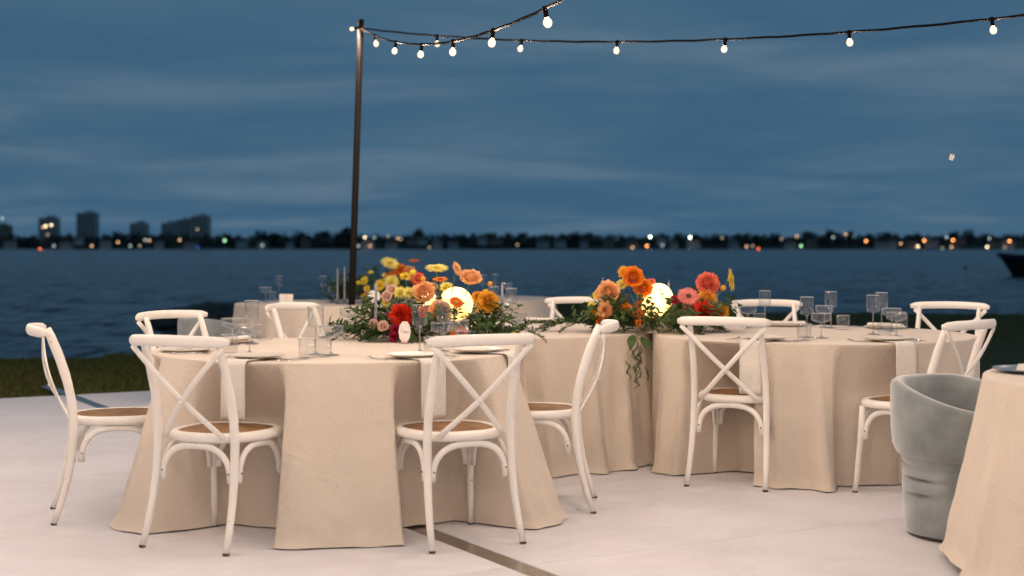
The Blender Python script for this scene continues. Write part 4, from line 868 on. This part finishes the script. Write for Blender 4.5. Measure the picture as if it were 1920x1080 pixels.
# --- centrepiece on the front table
c1 = Vector((-.43, 7.78, TOP)); f1 = empty('flower_centrepiece', c1); tag(f1, 'flower centrepiece with a red bloom and glowing globes on the front table', 'flowers', 'flower centrepieces'); vase(f1)
D1 = 7.72
for a in [('gerbera', 'lemon', 819, 503, 40, D1, (.05, -.3, 1)), ('gerbera', 'orange', 825, 524, 27, D1 - .08, (0, -.25, 1)), ('gerbera', 'peach', 857, 504, 26, D1, (.85, -.45, .35)), ('rose', 'peach', 883, 519, 35, D1, (.1, -.55, .8), .75),
          ('rose', 'peach', 794, 547, 36, D1 - .12, (-.1, -.8, .6)), ('mum', 'lemon', 750, 549, 26, D1 - .05, (-.4, -.7, .5)), ('mum', 'lemon', 767, 549, 24, D1 - .1, (.1, -.8, .5)), ('mum', 'yellow', 759, 518, 20, D1 + .1, (-.1, -.6, .8)),
          ('rose', 'blush', 725, 555, 18, D1 - .1, (-.4, -.8, .4)), ('rose', 'blush', 734, 542, 17, D1, (-.3, -.8, .5)), ('mum', 'lemon', 724, 567, 19, D1 - .08, (-.4, -.8, .2)), ('ruffle', 'red', 751, 589, 41, D1 - .20, (-.12, -1, .15)), ('ruffle', 'magenta', 741, 618, 19, D1 - .22, (-.2, -1, 0)), ('ruffle', 'magenta', 737, 632, 17, D1 - .22, (-.2, -1, .1)),
          ('rose', 'blush', 699, 607, 17, D1 - .12, (-.5, -.8, .3)), ('rose', 'blush', 718, 611, 18, D1 - .22, (-.1, -.9, .4)), ('rose', 'peach', 824, 582, 34, D1 - .20, (.05, -1, .2)), ('rose', 'orange', 794, 585, 18, D1 - .18, (-.3, -1, .1)), ('gerbera', 'rust', 855, 567, 25, D1 - .22, (.35, -.65, .7)),
          ('ruffle', 'gold', 914, 566, 42, D1 - .05, (.3, -1, .2)), ('ruffle', 'gold', 896, 557, 22, D1 + .05, (-.3, -.9, .4)), ('ruffle', 'coral', 864, 624, 22, D1 - .26, (.1, -1, .2)), ('ruffle', 'orange', 850, 628, 14, D1 - .27, (-.2, -1, .2)), ('ball', 'yellow', 774, 511, 11, D1, UP), ('ball', 'gold', 793, 523, 9, D1 - .05, UP), ('ball', 'gold', 919, 532, 9, D1 + .05, UP),
          ('rose', 'coral', 784, 522, 20, D1 + .1, (0, -.7, .7)), ('mum', 'lemon', 838, 540, 30, D1 + .14, (.2, -.5, .8)), ('rose', 'blush', 812, 537, 14, D1 + .02, (0, -.8, .6)), ('ruffle', 'yellow', 963, 627, 11, D1 - .1, (.3, -.5, 1))]:
    flower(f1, c1, *a)
greenery(f1, .40, .26, .10, 130, 44, 12, 5, hole=[(.13, .02, .10)])
for i, (x, y, rz, s) in enumerate([(-.28, -.10, 3.3, 1.1), (-.30, .02, 3.0, 1.2), (-.22, -.2, 3.7, .9), (-.36, -.05, 2.8, .9), (.34, -.02, .1, 1.0), (.33, .08, .5, .9), (.28, -.12, -.3, .9)]): link('fern_sprig', fernm[i % 3], f1, (x, y, .05), (0, .1, rz), s)
for i, (x, y, rz, s) in enumerate([(-.23, -.20, 3.5, 1.1), (-.20, -.22, 3.9, 1.2), (-.16, -.23, -.9, 1.1), (.33, -.10, -.5, 1.0)]): link('leaf', leafm[2], f1, (x, y, .02), (.2, .0, rz), s)
# --- centrepiece at the right table
c2 = Vector((.84, 8.46, TOP)); f2 = empty('flower_centrepiece', c2); tag(f2, 'flower centrepiece of orange and pink blooms where the right two tables meet', 'flowers', 'flower centrepieces'); vase(f2)
D2 = 8.42
for a in [('mum', 'gold', 1171, 510, 25, D2, (-.3, -.9, .4)), ('rose', 'orange', 1188, 519, 34, D2 - .03, (.15, -.9, .45)), ('rose', 'peach', 1140, 547, 37, D2 - .05, (-.3, -.9, .4)), ('rose', 'orange', 1206, 540, 31, D2 + .02, (.2, -.9, .4)), ('mum', 'lemon', 1166, 533, 22, D2, (-.1, -.8, .6)), ('mum', 'yellow', 1120, 553, 20, D2, (-.6, -.7, .3)), ('mum', 'lemon', 1110, 573, 18, D2 - .05, (-.6, -.8, .2)),
          ('cluster', 'olive', 1163, 564, 31, D2 - .05, UP), ('ruffle', 'peach', 1135, 581, 30, D2 - .14, (-.3, -1, .2)), ('ruffle', 'orange', 1174, 582, 26, D2 - .14, (0, -1, .2)), ('cluster', 'rust', 1200, 571, 18, D2 - .12, UP), ('cluster', 'rust', 1198, 589, 20, D2 - .15, UP), ('cluster', 'orange', 1197, 606, 16, D2 - .18, UP), ('ruffle', 'gold', 1112, 590, 17, D2 - .12, (-.5, -.9, .1)), ('ruffle', 'orange', 1127, 606, 22, D2 - .15, (-.3, -1, .1)), ('ball', 'orange', 1144, 605, 8, D2 - .22, UP),
          ('gerbera', 'pink', 1291, 556, 39, D2 - .05, (.05, -.75, .65)), ('ruffle', 'magenta', 1263, 563, 18, D2, (-.4, -.9, .2)), ('ruffle', 'magenta', 1290, 579, 22, D2 - .08, (-.2, -1, .2)), ('ruffle', 'magenta', 1280, 594, 14, D2 - .12, (-.2, -1, 0)), ('rose', 'coral', 1327, 531, 38, D2 + .02, (.1, -.85, .55)), ('rose', 'gold', 1326, 561, 31, D2 - .02, (.2, -.9, .4)), ('ruffle', 'red', 1320, 586, 40, D2 - .15, (.1, -1, .2)), ('ruffle', 'gold', 1353, 584, 28, D2 - .08, (.4, -.9, .2)),
          ('gerbera', 'yellow', 1370, 525, 40, D2 + .05, (.95, -.32, .12)), ('ball', 'gold', 1356, 540, 10, D2, UP), ('rose', 'orange', 1340, 523, 15, D2 + .06, (.4, -.7, .5)), ('cluster', 'magenta', 1303, 626, 14, D2 - .2, UP), ('rose', 'pink', 1221, 528, 13, D2 + .1, (0, -.7, .7))]:
    flower(f2, c2, *a)
greenery(f2, .40, .24, .10, 130, 44, 12, 8, hole=[(.02, .02, .10)])
for i, (x, y, rz, s) in enumerate([(-.36, .0, 3.1, 1.3), (-.34, .08, 2.8, 1.3), (-.36, -.08, 3.4, 1.1), (-.42, .03, 3.0, 1.2), (-.55, .02, 3.1, 1.1), (-.62, .0, 3.3, .9)]): link('fern_sprig', fernm[i % 3], f2, (x, y, .045), (0, .05, rz), s)
# greenery hanging down the gap between the two cloths
hang = at(1190, 640, None, 8.0) - c2
def plume_mesh(seed, L=.17):
    g = random.Random(seed); b = MB(); P = [Vector((.012 * math.sin(i * .5 + seed), .006 * math.cos(i * .7), -L * i / 24)) for i in range(25)]; b.tube(P, .0011, 4)
    for i in range(1, 25):
        for k in range(11):
            a_ = g.random() * 6.283; nd = Vector((math.cos(a_), math.sin(a_), -.9)).normalized() * (.016 * math.sin(math.pi * (i / 26) ** .7) + .004) * g.uniform(.7, 1.2); s_ = nd.orthogonal().normalized() * .0017; b.add([P[i] - s_, P[i] + s_, P[i] + nd], [(0, 1, 2)])
    return b.mesh('fern_plume', M['fern'])
plm = [plume_mesh(i, (.17, .13, .15)[i]) for i in range(3)]
for i, (dx, dz, tilt, sc_) in enumerate([(0, .01, .0, 1.0), (.012, -.03, -.12, 1.1), (.03, -.015, -.25, 1.0), (-.005, -.12, .30, .75), (-.045, -.10, .12, .8), (.03, -.15, -.35, .75), (-.035, -.02, .5, .6), (.055, -.12, -.2, .7)]): link('fern_plume', plm[i % 3], f2, (hang.x + dx, hang.y - .075, hang.z + dz), (.12, tilt, i * .7), sc_)
for i, (dx, dz, rz) in enumerate([(.03, .02, -1.2), (.06, .0, -.8), (-.01, .03, -1.9)]): link('leaf', leafm[i], f2, (hang.x + dx, hang.y - .05, hang.z + dz), (.1, R(40), rz), .72)
# --- blurred yellow centrepiece on the back tables
c3 = Vector((-1.16, 12.75, TOP)); f3 = empty('flower_centrepiece', c3); tag(f3, 'blurred yellow flower centrepiece on the back table beside the pole', 'flowers', 'flower centrepieces'); vase(f3)
D3 = 12.5
for a in [('gerbera', 'lemon', 732, 494, 34, D3, (.3, -.5, .8)), ('gerbera', 'orange', 776, 489, 19, D3, (0, -.2, 1)), ('ruffle', 'orange', 750, 506, 22, D3, (0, -.8, .6)), ('rose', 'peach', 768, 512, 24, D3, (.2, -.8, .5)), ('rose', 'red', 785, 524, 24, D3, (.3, -.9, .3)), ('mum', 'lemon', 733, 530, 30, D3 - .1, (0, -.9, .3)), ('mum', 'yellow', 712, 535, 22, D3 - .1, (-.3, -.9, .2)), ('mum', 'lemon', 695, 511, 13, D3, UP), ('mum', 'lemon', 686, 522, 13, D3, UP), ('mum', 'yellow', 683, 527, 16, D3 - .1, (-.4, -.8, .4)), ('ball', 'lemon', 720, 516, 8, D3, UP), ('ball', 'yellow', 672, 530, 8, D3, UP), ('mum', 'yellow', 688, 541, 14, D3 - .1, (-.3, -.9, .2)), ('cluster', 'gold', 684, 556, 16, D3 - .15, UP), ('rose', 'orange', 733, 518, 18, D3, (.1, -.8, .5))]:
    flower(f3, c3, *a)
greenery(f3, .42, .26, .22, 90, 26, 8, 11)
# glowing globe lamps
def globe(px, py, rp, d, label):
    p = at(px, py, None, d); r_ = rp * d / FPX; o = empty('globe_lamp', (p.x, p.y, TOP)); mb = MB(); mb.ball((0, 0, 0), r_, 20, 28); mb.build('globe', M['globe'], o, True, (0, 0, p.z - TOP))
    mb = MB(); zt = p.z - TOP - r_ * .985; mb.lathe([(.0001, 0), (.045, 0), (.045, .006), (.012, .012), (.012, max(.014, zt)), (.03, max(.016, zt + .004)), (.0001, max(.016, zt + .004))], 18); mb.build('stand', M['plate'], o)
    tag(o, label, 'lamp', 'globe lamps')
globe(855, 570, 32, 7.80, 'large glowing globe lamp behind the orange flowers on the front table'); globe(800, 566, 21, 7.92, 'smaller glowing globe half hidden behind peach rose and glass')
globe(1234, 559, 28, 8.54, 'back one of two glowing globes in the right centrepiece'); globe(1226, 574, 23, 8.34, 'front one of two glowing globes in the right centrepiece')
# taper candles
def candle(px, ytop, z_at, d, label, bend=0):
    p = at(px, ytop, None, d); h = p.z - TOP; o = empty('taper_candle', (p.x, p.y, TOP)); mb = MB(); n_ = 10
    mb.tube([(bend * (t / n_) ** 2, 0, .03 + (h - .042) * t / n_) for t in range(n_ + 1)] + [(bend, 0, h - .006)], [.0098 - .0034 * (t / n_) for t in range(n_ + 1)] + [.002], 12); mb.build('wax', M['candle'], o)
    mb = MB(); mb.tube([(bend, 0, h - .008), (bend + .001, 0, h), (bend + .004, 0, h + .007)], .0011, 5); mb.build('wick', M['wick'], o)
    mb = MB(); mb.lathe([(.0001, 0), (.034, 0), (.034, .004), (.013, .008), (.013, .04), (.0105, .04), (.0001, .03)], 18); mb.build('holder', M['glass'], o); tag(o, label, 'candle', 'taper candles')
candle(704.5, 531, 0, 7.62, 'grey lavender taper candle at the left end of the front flowers', .002); candle(726, 531, 0, 7.95, 'grey taper candle behind the small pink roses'); candle(942, 531, 0, 7.72, 'grey lavender taper candle right of the golden bloom', -.001)
candle(1130, 523, 0, 8.62, 'taper candle behind the leftmost peach rose of the right flowers'); candle(1254, 527, 0, 8.75, 'taper candle just right of the right globe lamps'); candle(1344, 530, 0, 8.45, 'taper candle in front of the side-on yellow gerbera'); candle(633, 503, 0, 12.4, 'left one of two thin candles beside the dark pole'); candle(646, 500, 0, 12.5, 'right one of two thin candles beside the dark pole')
# table number cards
def card(px, py, wp, hp, d, label, text):
    p = at(px, py, None, d); W_, H_ = wp / 2 * d / FPX, hp / 2 * d / FPX; o = empty('table_number_card', (p.x, p.y, TOP)); zc = max(p.z - TOP, H_ + .006); n_ = 56; mb = MB(); pts = []
    for k in range(n_): t = 2 * math.pi * k / n_; s = 1 - .045 * abs(math.sin(5 * t)); pts.append((W_ * math.copysign(abs(math.cos(t)) ** .85, math.cos(t)) * s, H_ * math.sin(t) * s))
    mb.add([(x, -.0015, zc + z) for x, z in pts] + [(x, .0015, zc + z) for x, z in pts], [tuple(range(n_)), tuple(range(2 * n_ - 1, n_ - 1, -1))] + [(k, n_ + k, n_ + (k + 1) % n_, (k + 1) % n_) for k in range(n_)]); mb.build('card', M['card'], o, False)
    mb = MB(); mb.box((0, 0, .006), (W_ * 1.1, .03, .012)); mb.build('stand', M['acrylic'], o, False)
    if text:
        cu = bpy.data.curves.new('lettering', 'FONT'); cu.body = text; cu.size = H_ * .52; cu.align_x = 'CENTER'; cu.align_y = 'CENTER'; cu.shear = .3; cu.extrude = .0003; cu.offset = -.0004; dg = None
        to = bpy.data.objects.new('lettering', cu); me = to.to_mesh().copy(); me.materials.clear(); me.materials.append(M['ink']); link('lettering', me, o, (0, -.0022, zc), (R(90), 0, 0)); bpy.data.objects.remove(to)
    g = random.Random(4); mb = MB()
    for sg in (-1, 1):
        for k in range(11):
            a = R(90 * sg) + R(-62 + 124 * k / 10); x, z = W_ * .74 * math.cos(a), H_ * .80 * math.sin(a) + g.uniform(-.002, .002); s = g.uniform(.0016, .0034); b_ = g.random() * 3
            mb.add([(x - s * math.cos(b_), -.0019, zc + z - s * math.sin(b_)), (x + s * .4 * math.sin(b_), -.0019, zc + z - s * .4 * math.cos(b_)), (x + s * math.cos(b_), -.0019, zc + z + s * math.sin(b_)), (x - s * .4 * math.sin(b_), -.0019, zc + z + s * .4 * math.cos(b_))], [(0, 1, 2, 3)])
    mb.build('printed_sprays', M['ink2'], o, False); o.rotation_euler = (R(-4), 0, R(-4)); tag(o, label, 'card', 'table number cards')
card(758.5, 622, 23, 40, 7.40, 'scalloped ivory card with printed sprays below the red bloom', 'Two'); card(701, 556, 25, 24, 12.3, 'blurred round white card in the yellow flowers at the back', None)
# moth caught in the lamplight, a few fallen leaves on the floor
M['moth'] = mat('pale_moth', (.72, .66, .55), .8)
mp_ = at(1784, 295, None, 8.0); mo = empty('moth', mp_)
for s in (-1, 1):
    mb = MB(); mb.add([(0, 0, .010), (s*.009, -.003, .014), (s*.0105, -.003, .002), (s*.008, -.002, -.011), (0, 0, -.010), (0, .0012, .010), (s*.009, -.0018, .014), (s*.0105, -.0018, .002), (s*.008, -.0008, -.011), (0, .0012, -.010)], [(0, 1, 2, 3, 4), (9, 8, 7, 6, 5), (0, 5, 6, 1), (1, 6, 7, 2), (2, 7, 8, 3), (3, 8, 9, 4)]); mb.build('wing', M['moth'], mo, False)
mb = MB(); mb.tube([(0, 0, -.013), (0, -.001, 0), (0, 0, .013)], [.0012, .0028, .0016], 8); mb.build('body', M['moth'], mo); mo.scale = (1.35,) * 3; mo.rotation_euler = (.1, .25, .2); tag(mo, 'tiny pale moth in the sky above the right shore', 'moth')
for i, (px, py, s) in enumerate([(1212, 878, .5), (1222, 883, .35), (1087, 958, .16), (985, 1028, .14)]):
    p = at(px, py, .002); tag(link('fallen_leaf', leafm[i % 3], None, (p.x, p.y, .004), (0, -.15, i * 1.3), s), ['larger fallen leaf at the hem between the middle and right cloths', 'smaller fallen leaf at the hem before the right cloth', 'leaf scrap by the foot of the side-on chair', 'leaf scrap by the right foot of the middle front chair'][i], 'leaf', 'fallen leaves')
